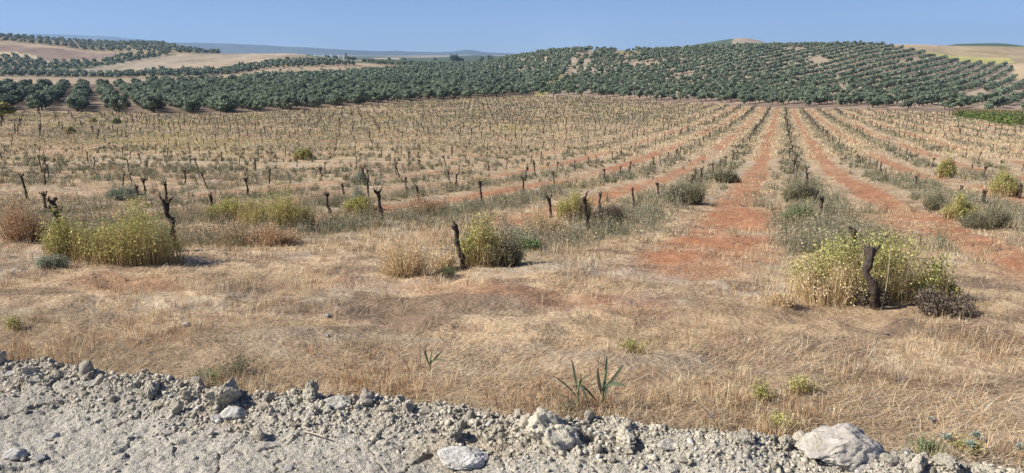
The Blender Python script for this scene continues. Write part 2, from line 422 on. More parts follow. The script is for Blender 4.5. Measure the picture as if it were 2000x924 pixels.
# ------------------------------------------------------------------ materials
def new_mat(name):
    m = bpy.data.materials.new(name); m.use_nodes = True
    nt = m.node_tree; nt.nodes.clear()
    return m, nt, lambda t, **k: _node(nt, t, **k)
def _node(nt, t, **k):
    n = nt.nodes.new(t)
    for a, b in k.items(): setattr(n, a, b)
    return n

def tinted(name, rough=.95, trans=0.0, noise=None, bump=None, gain=1.0, rand=0.0, spec=.15, plain=None):
    m, nt, N = new_mat(name)
    out = N('ShaderNodeOutputMaterial'); p = N('ShaderNodeBsdfPrincipled')
    p.inputs['Roughness'].default_value = rough; p.inputs['Specular IOR Level'].default_value = spec
    if plain is None:
        at = N('ShaderNodeAttribute', attribute_name='tint'); col = at.outputs['Color']
    else:
        c = N('ShaderNodeRGB'); c.outputs[0].default_value = (*plain, 1); col = c.outputs[0]
    def mul(colsock, valsock):
        mx = N('ShaderNodeMix', data_type='RGBA', blend_type='MULTIPLY'); mx.inputs[0].default_value = 1
        nt.links.new(colsock, mx.inputs[6]); nt.links.new(valsock, mx.inputs[7]); return mx.outputs[2]
    geo = N('ShaderNodeNewGeometry'); tc = N('ShaderNodeTexCoord')
    for (scale, lo, hi, det) in (noise or []):
        n = N('ShaderNodeTexNoise'); n.inputs['Scale'].default_value = scale; n.inputs['Detail'].default_value = det
        nt.links.new(tc.outputs['Object'], n.inputs['Vector'])
        r = N('ShaderNodeMapRange'); r.inputs['From Min'].default_value = .3; r.inputs['From Max'].default_value = .7
        r.inputs['To Min'].default_value = lo; r.inputs['To Max'].default_value = hi
        nt.links.new(n.outputs['Fac'], r.inputs['Value']); col = mul(col, r.outputs[0])
    if rand:
        oi = N('ShaderNodeObjectInfo'); r = N('ShaderNodeMapRange')
        r.inputs['To Min'].default_value = 1 - rand; r.inputs['To Max'].default_value = 1 + rand
        nt.links.new(oi.outputs['Random'], r.inputs['Value']); col = mul(col, r.outputs[0])
    nt.links.new(col, p.inputs['Base Color'])
    if bump:
        hs = None
        for (scale, dist, det) in bump:
            n = N('ShaderNodeTexNoise'); n.inputs['Scale'].default_value = scale; n.inputs['Detail'].default_value = det
            nt.links.new(tc.outputs['Object'], n.inputs['Vector'])
            b = N('ShaderNodeBump'); b.inputs['Distance'].default_value = dist; b.inputs['Strength'].default_value = 1
            nt.links.new(n.outputs['Fac'], b.inputs['Height'])
            if hs: nt.links.new(hs, b.inputs['Normal'])
            hs = b.outputs[0]
        nt.links.new(hs, p.inputs['Normal'])
    if trans:
        t = N('ShaderNodeBsdfTranslucent'); nt.links.new(col, t.inputs['Color'])
        mx = N('ShaderNodeMixShader'); mx.inputs[0].default_value = trans
        nt.links.new(p.outputs[0], mx.inputs[1]); nt.links.new(t.outputs[0], mx.inputs[2]); nt.links.new(mx.outputs[0], out.inputs['Surface'])
    else:
        nt.links.new(p.outputs[0], out.inputs['Surface'])
    return m

M_GROUND = tinted('dry_earth', noise=[(9, .86, 1.14, 5), (45, .8, 1.18, 4)], bump=[(30, .02, 6)])
M_ROAD = tinted('clay_road', noise=[(1.7, .86, 1.1, 5), (60, .82, 1.14, 4)], bump=[(45, .022, 6), (160, .008, 4)], rough=.97)
M_CLOD = tinted('clay_clod', noise=[(2.5, .85, 1.12, 4), (9, .85, 1.12, 3)], bump=[(5, .012, 5), (16, .003, 3)], rand=.12, rough=.97)
M_STONE = tinted('pale_stone', noise=[(1.4, .76, 1.12, 6), (7, .84, 1.1, 4)], bump=[(3, .02, 6), (14, .004, 4)], rough=.9)
M_GRAVEL = tinted('gravel', rough=.97, noise=[(80, .85, 1.15, 2)])
M_STRAW = tinted('straw', trans=.22, rough=.8)
M_HERB = tinted('herbs', trans=.25, rough=.85)
M_BARK = tinted('vine_bark', noise=[(40, .6, 1.4, 4)], bump=[(60, .02, 4)], rough=.95)
M_OBARK = tinted('olive_bark', plain=(.12, .095, .075), noise=[(6, .7, 1.3, 4)], rough=.95)
M_LEAF = tinted('olive_leaves', trans=.18, rough=.7, rand=.12, spec=.3)
M_MOUNT = tinted('mountain_scrub', noise=[(.002, .7, 1.3, 6)])
M_POLE = tinted('pale_paint', plain=(.75, .74, .72))
M_WOOD = tinted('weathered_wood', plain=(.10, .08, .065), noise=[(20, .7, 1.3, 3)])

# ------------------------------------------------------------------ ground: one sheet out to the horizon
def make_ground():
    fine = np.linspace(-38.5, 38.5, 1000)
    side1 = -180 + (180 - 38.6) * np.linspace(0, 1, 46) ** .8
    ang = np.radians(np.concatenate([side1[:-1], fine, -side1[1:-1][::-1]]))
    r = [.6]
    while r[-1] < 12000:
        R = r[-1]
        r.append(R * (1.06 if R < 2.6 else 1.0075 if R < 60 else 1.009 if R < 700 else 1.02))
    r = np.array(r)
    AA, RR = np.meshgrid(ang, r)
    X = np.sin(AA) * RR; Y = np.cos(AA) * RR
    Z = ground_z(X, Y)
    road = sstep(3.50, 3.30, Y + .21 * X)
    Z = Z - .12 * road
    cols = land_colour(X, Y)
    cols = mixc(cols, C(.33, .30, .25), road)
    n, m = X.shape
    i = np.arange(n - 1)[:, None] * m + np.arange(m)[None, :]
    j = np.arange(n - 1)[:, None] * m + (np.arange(m)[None, :] + 1) % m
    q = np.stack([i, j, j + m, i + m], -1).reshape(-1, 4)[:, ::-1]
    V = np.stack([X, Y, Z], -1).reshape(-1, 3)
    me = build_mesh('ground', V, q, [[k, (k + 1) % m, len(V)] for k in range(0)] or None, M_GROUND, cols.reshape(-1, 3), True)
    tag(link('ground', me), 'dry vineyard ground of straw and red earth rolling away to distant fields', 'ground', kind='structure')

def lip_y(X):                    # edge of the dirt road
    return 3.165 - .236 * X + .02 * np.sin(X * 2.1 + 1) + (vnoise(X * 2.3, X * 0 + 3.1, 5) - .5) * .16 + (vnoise(X * 7, X * 0 + 1.1, 6) - .5) * .07

def road_height(X, Y):
    e = lip_y(X) - Y                                          # metres inside the road edge
    lump = fbm(X * 3.1, Y * 3.1, 201)
    z = .02 + (fbm(X * 1.3, Y * 1.3, 203) - .5) * .05
    berm = np.exp(-((e - .12) / .16) ** 2) * (.01 + .055 * sstep(.35, .75, fbm(X * 2.2, Y * 2.2 + 4, 205)))
    z = z + berm
    loose = sstep(.48, .05, e + (lump - .5) * .55)             # loose crumbs near the edge, crusted clay further in
    crumbs = 0
    for k, (s, a) in enumerate(((11, .020), (26, .0135), (58, .0085), (110, .0055))):
        d1, d2, idn = worley(X * s + lump * 1.2, Y * s, 211 + k)
        dome = np.minimum(1, np.clip(1 - d1 / (.30 + .42 * idn), 0, 1) * 2.1) * (.4 + .6 * idn) * (.55 + .9 * vnoise(X * s * 2.3, Y * s * 2.3, 217 + k))
        keep = sstep(.34, .6, fbm(X * s * .2, Y * s * .2, 221 + k) + (.30 * loose - .16))
        crumbs = crumbs + dome * a * keep * (.0 + 1.0 * loose if k < 2 else .22 + .78 * loose)
    z = z + crumbs
    d1, d2, idn = worley(X * 4.2 + (lump - .5) * 1.5, Y * 5.2 + (fbm(X * 6, Y * 6, 233) - .5) * 1.2, 231)
    crack = sstep(.055, .0, d2 - d1) * (1 - loose) * sstep(.48, .6, fbm(X * 1.1 + 5, Y * 1.1, 235))
    z = z - crack * .02 + (idn - .5) * .016 * (1 - loose) + (fbm(X * 26, Y * 26, 236, 4) - .5) * .022 + (fbm(X * 7, Y * 7, 238, 3) - .5) * .03
    drop = sstep(.02, -.28, e)
    z = z * (1 - drop) - .30 * drop
    return z, loose, crack

def make_road():
    x = np.linspace(-3.6, 3.2, 1150)
    sd = np.concatenate([np.linspace(-.28, 1.9, 500), np.linspace(1.93, 4.2, 50)])
    XX, E = np.meshgrid(x, sd)
    base = 3.165 - .236 * XX
    YY = base - E
    Z, loose, crack = road_height(XX, YY)
    n1 = fbm(XX * 2, YY * 2, 241); n2 = fbm(XX * 30, YY * 30, 243, 3)
    c = mixc(C(.45, .41, .335) * np.ones(XX.shape + (3,)), C(.54, .50, .415), sstep(.35, .65, n1))
    c = mixc(c, C(.42, .375, .29), sstep(.5, .75, n2) * .5)
    c = mixc(c, C(.47, .44, .38), sstep(.0, -2.5, XX) * .5)
    c = mixc(c, C(.42, .34, .24), sstep(.6, .72, fbm(XX * 1.7 + 3, YY * 1.7, 245)) * .6)
    n, m = XX.shape
    i = np.arange(n - 1)[:, None] * m + np.arange(m - 1)[None, :]
    q = np.stack([i, i + m, i + m + 1, i + 1], -1).reshape(-1, 4)
    me = build_mesh('dirt_road', np.stack([XX, YY, Z], -1).reshape(-1, 3), q, None, M_ROAD, c.reshape(-1, 3), True)
    tag(link('dirt_road', me), 'grey crumbly clay dirt road along the front of the vineyard', 'road', kind='structure')

def road_z(x, y):
    return float(road_height(np.array([x]), np.array([y]))[0][0])

# ------------------------------------------------------------------ loose stones and clods
def rock_mesh(name, seed, mat, sub=3, flat=.75, rough=.55, facets=7, col=C(.505, .455, .36), lobes=0):
    v, f = ico(sub)
    r = np.random.default_rng(seed)
    p = v.copy()
    if lobes:                                                  # a clod of several lumps stuck together
        cs = r.normal(size=(lobes, 3)); cs /= np.linalg.norm(cs, axis=1, keepdims=True); cs *= r.uniform(.35, .75, (lobes, 1))
        rad = r.uniform(.3, .6, lobes)
        best = np.full(len(v), .55)
        for c_, ra in zip(cs, rad):
            bq = v @ c_; disc = bq ** 2 - (c_ @ c_) + ra ** 2
            t = np.where(disc > 0, bq + np.sqrt(np.maximum(disc, 0)), 0)
            best = np.maximum(best, t)
        p = v * best[:, None]
    for _ in range(facets):
        nrm = r.normal(size=3); nrm /= np.linalg.norm(nrm); d = r.uniform(.5, .85)
        over = p @ nrm - d
        p = p - np.maximum(over, 0)[:, None] * nrm * .88
    p = p * (1 + rough * (fbm3(v * 1.7 + seed, seed, 3) - .5) + rough * .5 * (fbm3(v * 6 + seed, seed + 3, 3) - .5) + rough * .3 * (fbm3(v * 15 + seed, seed + 4, 2) - .5))[:, None]
    p *= np.array([1.0, r.uniform(.75, 1.0), flat])
    p /= np.abs(p[:, 0]).max()
    tone = .9 + .25 * fbm3(v * 3 + seed, seed + 9, 2)
    if mat is M_STONE:                                         # dried mud clinging to the foot and in patches
        w = np.clip(sstep(.15, -.35, p[:, 2] / max(flat, .3) + (fbm3(v * 3.3, seed + 15, 3) - .5) * 1.3) + .8 * sstep(.56, .68, fbm3(v * 2.6 + 9, seed + 17, 3)), 0, 1)[:, None]
        col = col[None, :] * (1 - w) + C(.455, .415, .34) * w
        return build_mesh(name, p, None, f, mat, col * tone[:, None], False)
    return build_mesh(name, p, None, f, mat, col[None, :] * tone[:, None], False)

def make_rocks():
    protos = [rock_mesh('clod', 300 + k, M_CLOD, 3 if k < 8 else 4, .8, .6, 3, C(.505, .455, .36) * (1 + .06 * (k % 3 - 1)), lobes=(6 if k % 2 else 0)) for k in range(12)]
    big = [rock_mesh('clod', 340 + k, M_CLOD, 5, .85, .95, 2, C(.49, .445, .35), lobes=9) for k in range(6)]
    def hero(name, px, py, wpx, me, label, cat, sz=(1, 1, 1), rot=0, tilt=0, sink=.3):
        # the stone sits on the road surface where the photograph shows its foot
        D = np.linspace(2.4, 5, 700); X = float(side_of(px, py)) * D
        h = np.array(road_height(X, D)[0]); g = np.maximum(h, ground_z(X, D))
        i = int(np.argmax(g > CAMZ + float(slope_of(py)) * D))
        x, y, z = X[i], D[i], g[i]
        s = wpx / F * math.hypot(y, CAMZ) / 2
        o = link(name, me, None, (x, y + s * sz[1] * .5, z + s * sz[2] * (.8 - sink) * .6), (tilt, tilt * .4, rot), (s * sz[0], s * sz[1], s * sz[2]))
        tag(o, label, cat); return o
    gm = rock_mesh('boulder', 401, M_STONE, 5, .85, .5, 10, C(.50, .455, .395))
    for vt in gm.vertices:                                     # leaning wedge: long low flank, steep far side
        x_, y_, z_ = vt.co
        pk = 1 - .75 * abs(x_ - .15) if x_ < .15 else 1 - .55 * (x_ - .15)
        vt.co = (x_, y_, z_ * pk + (.10 * y_ if z_ > 0 else 0))
    hero('boulder', 1655, 912, 170, gm, 'biggest grey boulder at the road edge, tall smooth sloping face', 'boulder', (1, .75, .68), .12, .05, .42)
    wm = rock_mesh('flat_stone', 405, M_STONE, 5, .5, .35, 9, C(.62, .595, .54))
    hero('flat_stone', 898, 916, 112, wm, 'broad white flat-topped stone lying in the dirt road', 'stone', (1, .75, .6), .2, .1, .35)
    hs = [  # px, foot py, width px, proto, height factor, label, rotation
      (58, 748, 62, 0, .95, 'dark lumpy grey clod at the road edge beside white chips', .3),
      (98, 748, 52, 1, .6, 'low dark clod lying in the shade of a bigger clod at the road edge', 1.2),
      (292, 775, 50, 2, 1.0, 'upright grey clod at the edge of the road below reddish dry weeds', 2.0),
      (432, 795, 78, 3, 1.15, 'large knobbly clay clod standing over a long shadow on the road edge', .9),
      (605, 782, 48, 4, 1.25, 'tall peaked clod beside a flat pale slab at the road edge', 2.6),
      (887, 862, 46, 5, 1.2, 'narrow upright clay block standing behind the white flat stone', 1.4),
      (1075, 862, 118, 0, .85, 'widest heap-like clay clod at the road edge below the reed plants', .1),
      (1225, 868, 72, 2, .8, 'rounded clay clod beside the reed plants at the road edge', 1.9),
      (1452, 868, 56, 3, .85, 'dark topped round clod at the road edge, next to a dry leaning stalk', 2.9),
      (1540, 876, 50, 1, .9, 'angular clod resting just before the big grey boulder', .7),
      (1622, 902, 100, 4, .55, 'long crumbled clay clod lying against the foot of the grey boulder', .2),
      (1860, 922, 62, 5, .7, 'pale low clod beside the whitish leafy rosettes', 2.2),
    ]
    for (px, py, w, k, hf, lab, ro) in hs:
        hero('clay_clod', px, py, w, big[k], lab, 'clod', (1, .85, hf), ro, .1, .35)
    sl = [rock_mesh('slab', 420 + k, M_STONE, 4, .35, .35, 8, cc) for k, cc in enumerate((C(.56, .52, .44), C(.53, .48, .38), C(.62, .595, .54), C(.58, .48, .34)))]
    hl = [
      (660, 800, 78, 0, 'flat pale slab half buried by the peaked clod', .2), (455, 815, 66, 2, 'whitish chalky stone just below the large knobbly clod', .5),
      (420, 822, 40, 2, 'small white chip of stone beside the chalky stone', 1.5), (715, 790, 40, 1, 'squarish buff stone at the road edge next to the pale slab', .9),
      (755, 803, 34, 3, 'small tan stone sitting on the road edge in dry grass', 2.2), (830, 808, 44, 1, 'rounded grey stone on the edge of the road near a low green tuft', .4),
      (800, 800, 36, 0, 'light stone tucked between two rounder stones at the road edge', 1.1), (26, 895, 56, 2, 'cracked white stone flush with the road at its cracked corner', .3),
      (68, 900, 46, 2, 'smaller white stone flush with the road beside the cracked white stone', 2.3), (100, 858, 40, 2, 'thin white flake of stone lying on the cracked clay of the road', .2),
      (178, 755, 40, 0, 'white sliver of stone at the road edge in front of dry brush', .3), (515, 800, 36, 3, 'ochre stone lodged in the crumbs of the road edge', 1.3),
      (310, 795, 30, 3, 'yellowish chip of stone in the grey crumbs of the road', 2.7), (1740, 905, 52, 1, 'sandy stone leaning on the shaded side of the boulder', .6),
      (22, 735, 34, 2, 'white chip beside the dark lumpy clod', .8), (1310, 878, 60, 0, 'flat grey-buff slab bedded in clods of the road edge', .5),
      (565, 920, 30, 2, 'pale splinter of stone in smooth part of the road', .5), (1335, 905, 36, 1, 'small sandy stone among the crumbs', 1.6),
    ]
    for (px, py, w, k, lab, ro) in hl:
        hero('stone', px, py, w * .85, sl[k], lab, 'stone', (1, .8, .9), ro, .12, .55)
    # individual smaller clods along the crumbled edge
    n = 240
    x = rng.uniform(-2.75, 2.15, n); e = np.abs(rng.normal(.12, .17, n)) - .06
    y = lip_y(x) - e
    s = np.clip(rng.lognormal(math.log(.017), .5, n), .010, .05)
    z = np.maximum(road_height(x, y)[0], ground_z(x, y) * (e < -.03) - 9 * (e >= -.03))
    first = {}
    for i in range(n):
        k = int(rng.integers(12))
        if k not in first:
            o = first[k] = link('clay_clod', protos[k])
        else:
            o = first[k].copy(); COL.objects.link(o)
        o.location = (x[i], y[i], z[i] + s[i] * .35); o.rotation_euler = tuple(rng.uniform(0, 6.3, 3)); o.scale = (s[i], s[i] * .9, s[i] * .8)
        tag(o, 'small grey clay clod among the crumbs of the road edge', 'clod', 'small clods along the road edge')
    # crumbs
    bag = Bag(); v0, f0 = ico(1)
    n = 16000
    x = rng.uniform(-3.0, 2.4, n); e = np.where(rng.random(n) < .86, np.abs(rng.normal(.10, .2, n)) - .08, rng.uniform(0, 1.3, n))
    y = lip_y(x) - e; z = road_height(x, y)[0]; z = np.where(e < -.03, ground_z(x, y), z)
    s = np.clip(rng.lognormal(math.log(.0045), .5, n), .0025, .015) * np.where(e > .45, .7, 1)
    jit = np.clip(1 + rng.normal(0, .36, (n, len(v0), 1)), .35, 1.7)
    V = v0[None] * jit * s[:, None, None] * np.array([1, 1, .8]) + np.stack([x, y, z + s * .3], 1)[:, None, :]
    cc = np.where((rng.random(n) < .1)[:, None], C(.5, .48, .43), C(.505, .455, .36)) * rng.uniform(.8, 1.15, (n, 1))
    T = f0[None] + np.arange(n)[:, None, None] * len(v0)
    bag.add(V.reshape(-1, 3), None, T.reshape(-1, 3), np.repeat(cc, len(v0), 0))
    tag(link('gravel', bag.mesh('gravel', M_GRAVEL)), 'loose grey crumbs of clay and gravel scattered over the road', 'gravel', kind='stuff')
    # pale stones in the stubble
    fs = [(365, 637, 22, 'pale stone lying in the stubble beside a dark furrow'), (640, 620, 16, 'small pale stone in the mown grass, alone in the middle of the headland'),
          (1820, 823, 16, 'white pebble in the stubble behind the boulder'), (640, 660, 14, 'whitish pebble in straw near the reddish dry weeds'), (1730, 655, 10, 'white pebble on the bare ground near the big yellow bush')]
    for (px, py, w, lab) in fs:
        X0, Y0, Z0 = place(px, py); s = w / F * Y0 / 2
        o = link('stone', sl[2], None, (X0, Y0, Z0 + .015), (0, 0, px), (s, s * .8, s)); tag(o, lab, 'stone')

# ------------------------------------------------------------------ dry grass, straw and weeds
def colours(n, base, var=.18, hue=.08):
    return np.clip(np.asarray(base) * rng.normal(1, var, (n, 1)) * rng.normal(1, hue, (n, 3)), .01, .95)

def pick(n, pal, w):
    k = rng.choice(len(pal), n, p=np.asarray(w) / np.sum(w)); return np.asarray(pal)[k]

STRAWS = [C(.73, .565, .36), C(.64, .475, .29), C(.50, .345, .205), C(.82, .69, .49), C(.33, .225, .14), C(.46, .41, .34)]

def scatter(n, d0, d1, power=1.0, tmax=.80):
    # more and finer plants near the road, fewer and coarser far away
    D = d0 * (d1 / d0) ** (rng.random(n) ** power); X = rng.uniform(-tmax, tmax, n) * D
    return X, D

def make_grass():
    bag = Bag()
    # mown straw lying on the ground
    X, Y = scatter(265000, 2.7, 42)
    q = Y + .21 * X; keep = (Y > lip_y(X) - .03)
    cv = covers(X, Y)
    dens = 1 - .80 * cv['red'] - .25 * cv['weed']
    dens *= .12 + .95 * sstep(.34, .6, fbm(X / .42, Y / .42, 501)) * (1 - .6 * sstep(.52, .70, fbm(X / 1.1, Y / .7, 107)))
    keep &= rng.random(len(X)) < dens
    X, Y, q = X[keep], Y[keep], q[keep]; n = len(X)
    Z = ground_z(X, Y) + .004
    swirl = fbm(X / .8, Y / .8, 511) * 9 + math.pi / 2 - A
    az = np.where(rng.random(n) < .3, swirl + rng.normal(0, .7, n), rng.uniform(0, 6.283, n))
    L = rng.uniform(.03, .105, n) * (1 + .018 * Y); W = np.maximum(.0022, .00042 * Y) * rng.uniform(.7, 1.4, n)
    tilt = rng.uniform(1.05, 1.6, n)
    tone = (.40 + .86 * fbm(X / 1.3, Y / .8, 521) + .30 * (vnoise(q * 2.1, X * .13, 523) - .4) * (1 - sstep(7, 10, q)))[:, None]
    blades(bag, np.stack([X, Y, Z], 1), az, tilt, L, W, np.clip(pick(n, STRAWS, [4, 4, 2.5, 1.6, 1.6, 1.5]) * tone * rng.normal(1, .12, (n, 1)), .02, .9), .12)
    tag(link('straw', bag.mesh('straw', M_STRAW)), 'mown straw lying over the headland and the alleys between the vine rows', 'straw', kind='stuff')
    # standing tufts
    bag = Bag()
    def tufts(nt, X, Y, per, h, w, tl, pal, pw, spread=.05, tone=1.0):
        Z = ground_z(X, Y); cnt = per
        P = np.repeat(np.stack([X, Y, Z], 1), cnt, 0); m = len(P)
        sc_ = np.repeat(rng.uniform(.55, 1.3, len(X)), cnt) * np.repeat(h, cnt)
        az = rng.uniform(0, 6.283, m)
        P[:, 0] += np.cos(az) * rng.uniform(0, 1, m) * spread * sc_ / np.mean(h) ; P[:, 1] += np.sin(az) * rng.uniform(0, 1, m) * spread * sc_ / np.mean(h)
        blades(bag, P, az + rng.normal(0, .5, m), np.abs(rng.normal(0, tl, m)) + .05, sc_ * rng.uniform(.5, 1.15, m), np.repeat(w, cnt) * rng.uniform(.7, 1.3, m),
               np.clip(np.repeat(pick(len(X), pal, pw) * rng.normal(tone, .12, (len(X), 1)), cnt, 0) * rng.normal(1, .15, (m, 1)), .02, .9), .45)
    # short stubble tufts over headland
    X, Y = scatter(8500, 2.7, 16); k = (Y > lip_y(X) + .02); X, Y = X[k], Y[k]
    cv = covers(X, Y); k = rng.random(len(X)) < (sstep(.40, .66, fbm(X / .7, Y / .7, 531)) * (1 - .9 * cv['red'])); X, Y = X[k], Y[k]
    tufts(0, X, Y, 16, .05 + .085 * rng.random(len(X)) ** 2, np.maximum(.002, .0004 * Y), .6, STRAWS, [4, 4, 3, 1.6, 2, 1])
    # tall reddish-brown dry weeds along the road edge
    X = rng.uniform(-3.2, 2.6, 1300); Y = lip_y(X) + np.abs(rng.normal(0, .38, 1300)) + .03
    k = rng.random(1300) < .8 * sstep(.46, .64, fbm(X / .35, Y / .5, 541) + .04 * (X < .3) - .05 * (X > .8)); X, Y = X[k], Y[k]
    tufts(0, X, Y, 16, .03 + .09 * rng.random(len(X)) ** 1.6, .0024 + 0 * X, .6, [C(.50, .31, .17), C(.42, .25, .14), C(.66, .48, .29), C(.36, .28, .19)], [3, 2.4, 4, 1.5], .05)
    X = rng.uniform(.4, 2.9, 700); Y = lip_y(X) + np.abs(rng.normal(0, .55, 700)) + .05
    k = rng.random(700) < .8 * sstep(.48, .66, fbm(X / .4, Y / .4, 543)); X, Y = X[k], Y[k]
    tufts(0, X, Y, 16, .03 + .07 * rng.random(len(X)), .0024 + 0 * X, .55, STRAWS, [4, 3, 2, 2, 1, 1], .05)
    # dry grass in the vineyard
    X, Y = scatter(24000, 7.5, 60); cv = covers(X, Y)
    pr = sstep(6.8, 8.6, cv['q']) * (1 - .93 * cv['red']) * (.22 + .78 * sstep(.42, .62, fbm(X / 1.5, Y / 2.2, 551)))
    k = rng.random(len(X)) < pr; X, Y = X[k], Y[k]
    tufts(0, X, Y, 9,   .045 + .15 * rng.random(len(X)) * sstep(.35, .75, fbm(X / 3, Y / 3, 553)), np.maximum(.0026, .0005 * Y), .4,
          [C(.70, .54, .33), C(.60, .44, .25), C(.48, .32, .18), C(.76, .64, .42), C(.44, .39, .26)], [4, 3, 1.6, 2, 1.4], .08)
    tag(link('dry_grass', bag.mesh('dry_grass', M_STRAW)), 'tufts of standing dry grass and brown weeds all over the vineyard', 'grass', kind='stuff')
    # far: the same grass in coarser spikes
    bag = Bag()
    X, Y = scatter(120000, 48, 275, .75, .75); b = bearing(X, Y); cv = covers(X, Y)
    k = (Y < field_end(b) + 1) & (rng.random(len(X)) < (1 - .85 * cv['red']) * (.25 + .75 * sstep(.38, .62, fbm(X / 3, Y / 5, 561)))); X, Y = X[k], Y[k]
    n = len(X); Z = ground_z(X, Y)
    P = np.repeat(np.stack([X, Y, Z], 1), 3, 0); m = len(P); P[:, :2] += rng.normal(0, .2, (m, 2))
    YY = np.repeat(Y, 3)
    spikes(bag, P, rng.uniform(0, 6.28, m), np.abs(rng.normal(0, .4, m)), rng.uniform(.07, .24, m), .00115 * YY * rng.uniform(.6, 1.3, m),
           np.clip(pick(m, [C(.68, .53, .33), C(.60, .44, .26), C(.74, .62, .40), C(.46, .40, .25)], [4, 3, 2, 1.2]) * rng.normal(1, .12, (m, 1)), .02, .9))
    tag(link('distant_dry_grass', bag.mesh('distant_dry_grass', M_STRAW)), 'pale dry grass covering the far half of the vineyard', 'grass', kind='stuff')

def make_weeds():
    bag = Bag()
    pal = [C(.27, .245, .155), C(.36, .30, .20), C(.20, .20, .125), C(.46, .37, .24), C(.21, .23, .145), C(.41, .37, .28)]; pw = [3, 2.6, 3, 2, 2, 1.4]
    X, Y = scatter(25000, 8.5, 62, 1.0); cv = covers(X, Y)
    k = rng.random(len(X)) < cv['weed'] * (.35 + .65 * sstep(.35, .6, fbm(X / .9, Y / 1.4, 571))); X, Y = X[k], Y[k]; n = len(X)
    Z = ground_z(X, Y); hh = (.11 + .20 * rng.random(n)) * (.7 + .6 * fbm(X / 4, Y / 4, 573))
    per = 13
    base = np.repeat(np.stack([X, Y, Z], 1), per, 0); m = len(base); H = np.repeat(hh, per); YY = np.repeat(Y, per)
    az = rng.uniform(0, 6.283, m); tl = np.abs(rng.normal(0, .5, m)); L = H * rng.uniform(.6, 1.15, m)
    cl = np.clip(np.repeat(pick(n, pal, pw), per, 0) * rng.normal(1, .18, (m, 1)), .02, .9)
    base[:, :2] += rng.normal(0, .05, (m, 2))
    spikes(bag, base, az, tl, L, np.maximum(.004, .0008 * YY), cl)
    d = np.stack([np.sin(tl) * np.cos(az), np.sin(tl) * np.sin(az), np.cos(tl)], 1)
    for fr in (.5, .75, .98):
        flakes(bag, base + d * (L * fr)[:, None] + rng.normal(0, .02, (m, 3)), rng.normal(size=(m, 3)), np.maximum(.018, .0012 * YY) * rng.uniform(.6, 1.5, m), np.clip(cl * rng.normal(1.1, .2, (m, 1)), .02, .9), .6)
    tag(link('grey_weeds', bag.mesh('grey_weeds', M_HERB)), 'grey-green withered weeds growing in bands along the vine rows', 'weeds', kind='stuff')
    bag = Bag()
    X, Y = scatter(60000, 55, 275, .8, .75); cv = covers(X, Y); b = bearing(X, Y)
    w = np.maximum(cv['weed'], .9 * cv['yel'] * (rng.random(len(X)) < .5))
    k = (Y < field_end(b)) & (rng.random(len(X)) < w); X, Y, yl = X[k], Y[k], cv['yel'][k]; n = len(X)
    Z = ground_z(X, Y); per = 7
    base = np.repeat(np.stack([X, Y, Z], 1), per, 0); m = len(base); YY = np.repeat(Y, per)
    base[:, :2] += rng.normal(0, .2, (m, 2)); base[:, 2] += rng.uniform(.02, .24, m)
    cl = np.where((np.repeat(yl, per) * rng.random(m) > .35)[:, None], C(.50, .44, .19), np.repeat(pick(n, pal, pw), per, 0)) * rng.normal(1, .15, (m, 1))
    flakes(bag, base, rng.normal(size=(m, 3)), .00145 * YY * rng.uniform(.6, 1.3, m), np.clip(cl, .02, .9), .8)
    tag(link('distant_weeds', bag.mesh('distant_weeds', M_HERB)), 'dull green weeds in bands between the far vines', 'weeds', kind='stuff')

# ------------------------------------------------------------------ vines
BARK = C(.072, .056, .045)
def vine_parts(seed, h=.5, lean=(0, 0), arms=3, detail=1, wig=.03, spread=.16):
    r = np.random.default_rng(seed)
    k = 26 if detail else 4; sd = 10 if detail else 4
    t = np.linspace(0, 1, k)
    pts = np.stack([lean[0] * t + wig * np.sin(t * 5 + r.uniform(0, 6)) * t, lean[1] * t + wig * np.cos(t * 4 + r.uniform(0, 6)) * t, h * t - .04 * (1 - t)], 1)
    rad = .0225 * (1 + .45 * (1 - t) ** 3 + .30 * np.exp(-((t - 1) / .14) ** 2)) * r.uniform(.85, 1.15)
    tb = Bag()
    if detail:
        rad = rad * (1 + .35 * (fbm(t * 9, t * 0 + seed, seed, 2) - .5) * 2)
        pts[:, :2] += (np.stack([fbm(t * 6, t * 0 + 3, seed + 1, 2), fbm(t * 6, t * 0 + 8, seed + 2, 2)], 1) - .5) * .035
    tube(tb, pts, rad, BARK, sd, .62 if detail else .2, seed)
    am = []
    a0 = r.uniform(0, 6.28)
    for i in range(arms):
        a = a0 + i * 6.283 / max(arms, 1) + r.normal(0, .35); L = spread * r.uniform(.6, 1.2)
        tt = np.linspace(0, 1, 6 if detail else 2)[:, None]
        out = np.array([math.cos(a), math.sin(a), 0]) * L * (.75 if arms > 1 else .4)
        p = pts[-1] - np.array([0, 0, .03]) + out * tt ** .8 + np.array([0, 0, 1.0]) * L * .85 * tt ** 1.5
        if detail: p = p + r.normal(0, .008, p.shape) * (tt > 0)
        rd = .019 * (1 - .45 * tt[:, 0]) * r.uniform(.8, 1.2)
        b = Bag(); tube(b, p, rd, BARK * r.uniform(.8, 1.3), 7 if detail else 3, .5 if detail else 0, seed + i)
        if detail:                                             # pruned spurs
            for _ in range(2):
                s0 = p[int(r.integers(3, 6))]; dv = r.normal(0, 1, 3); dv[2] = abs(dv[2]) + .6; dv /= np.linalg.norm(dv)
                tube(b, np.array([s0, s0 + dv * .03, s0 + dv * .055 + r.normal(0, .006, 3)]), np.array([.011, .009, .007]), BARK * 1.1, 5)
        am.append(b)
    return tb, am

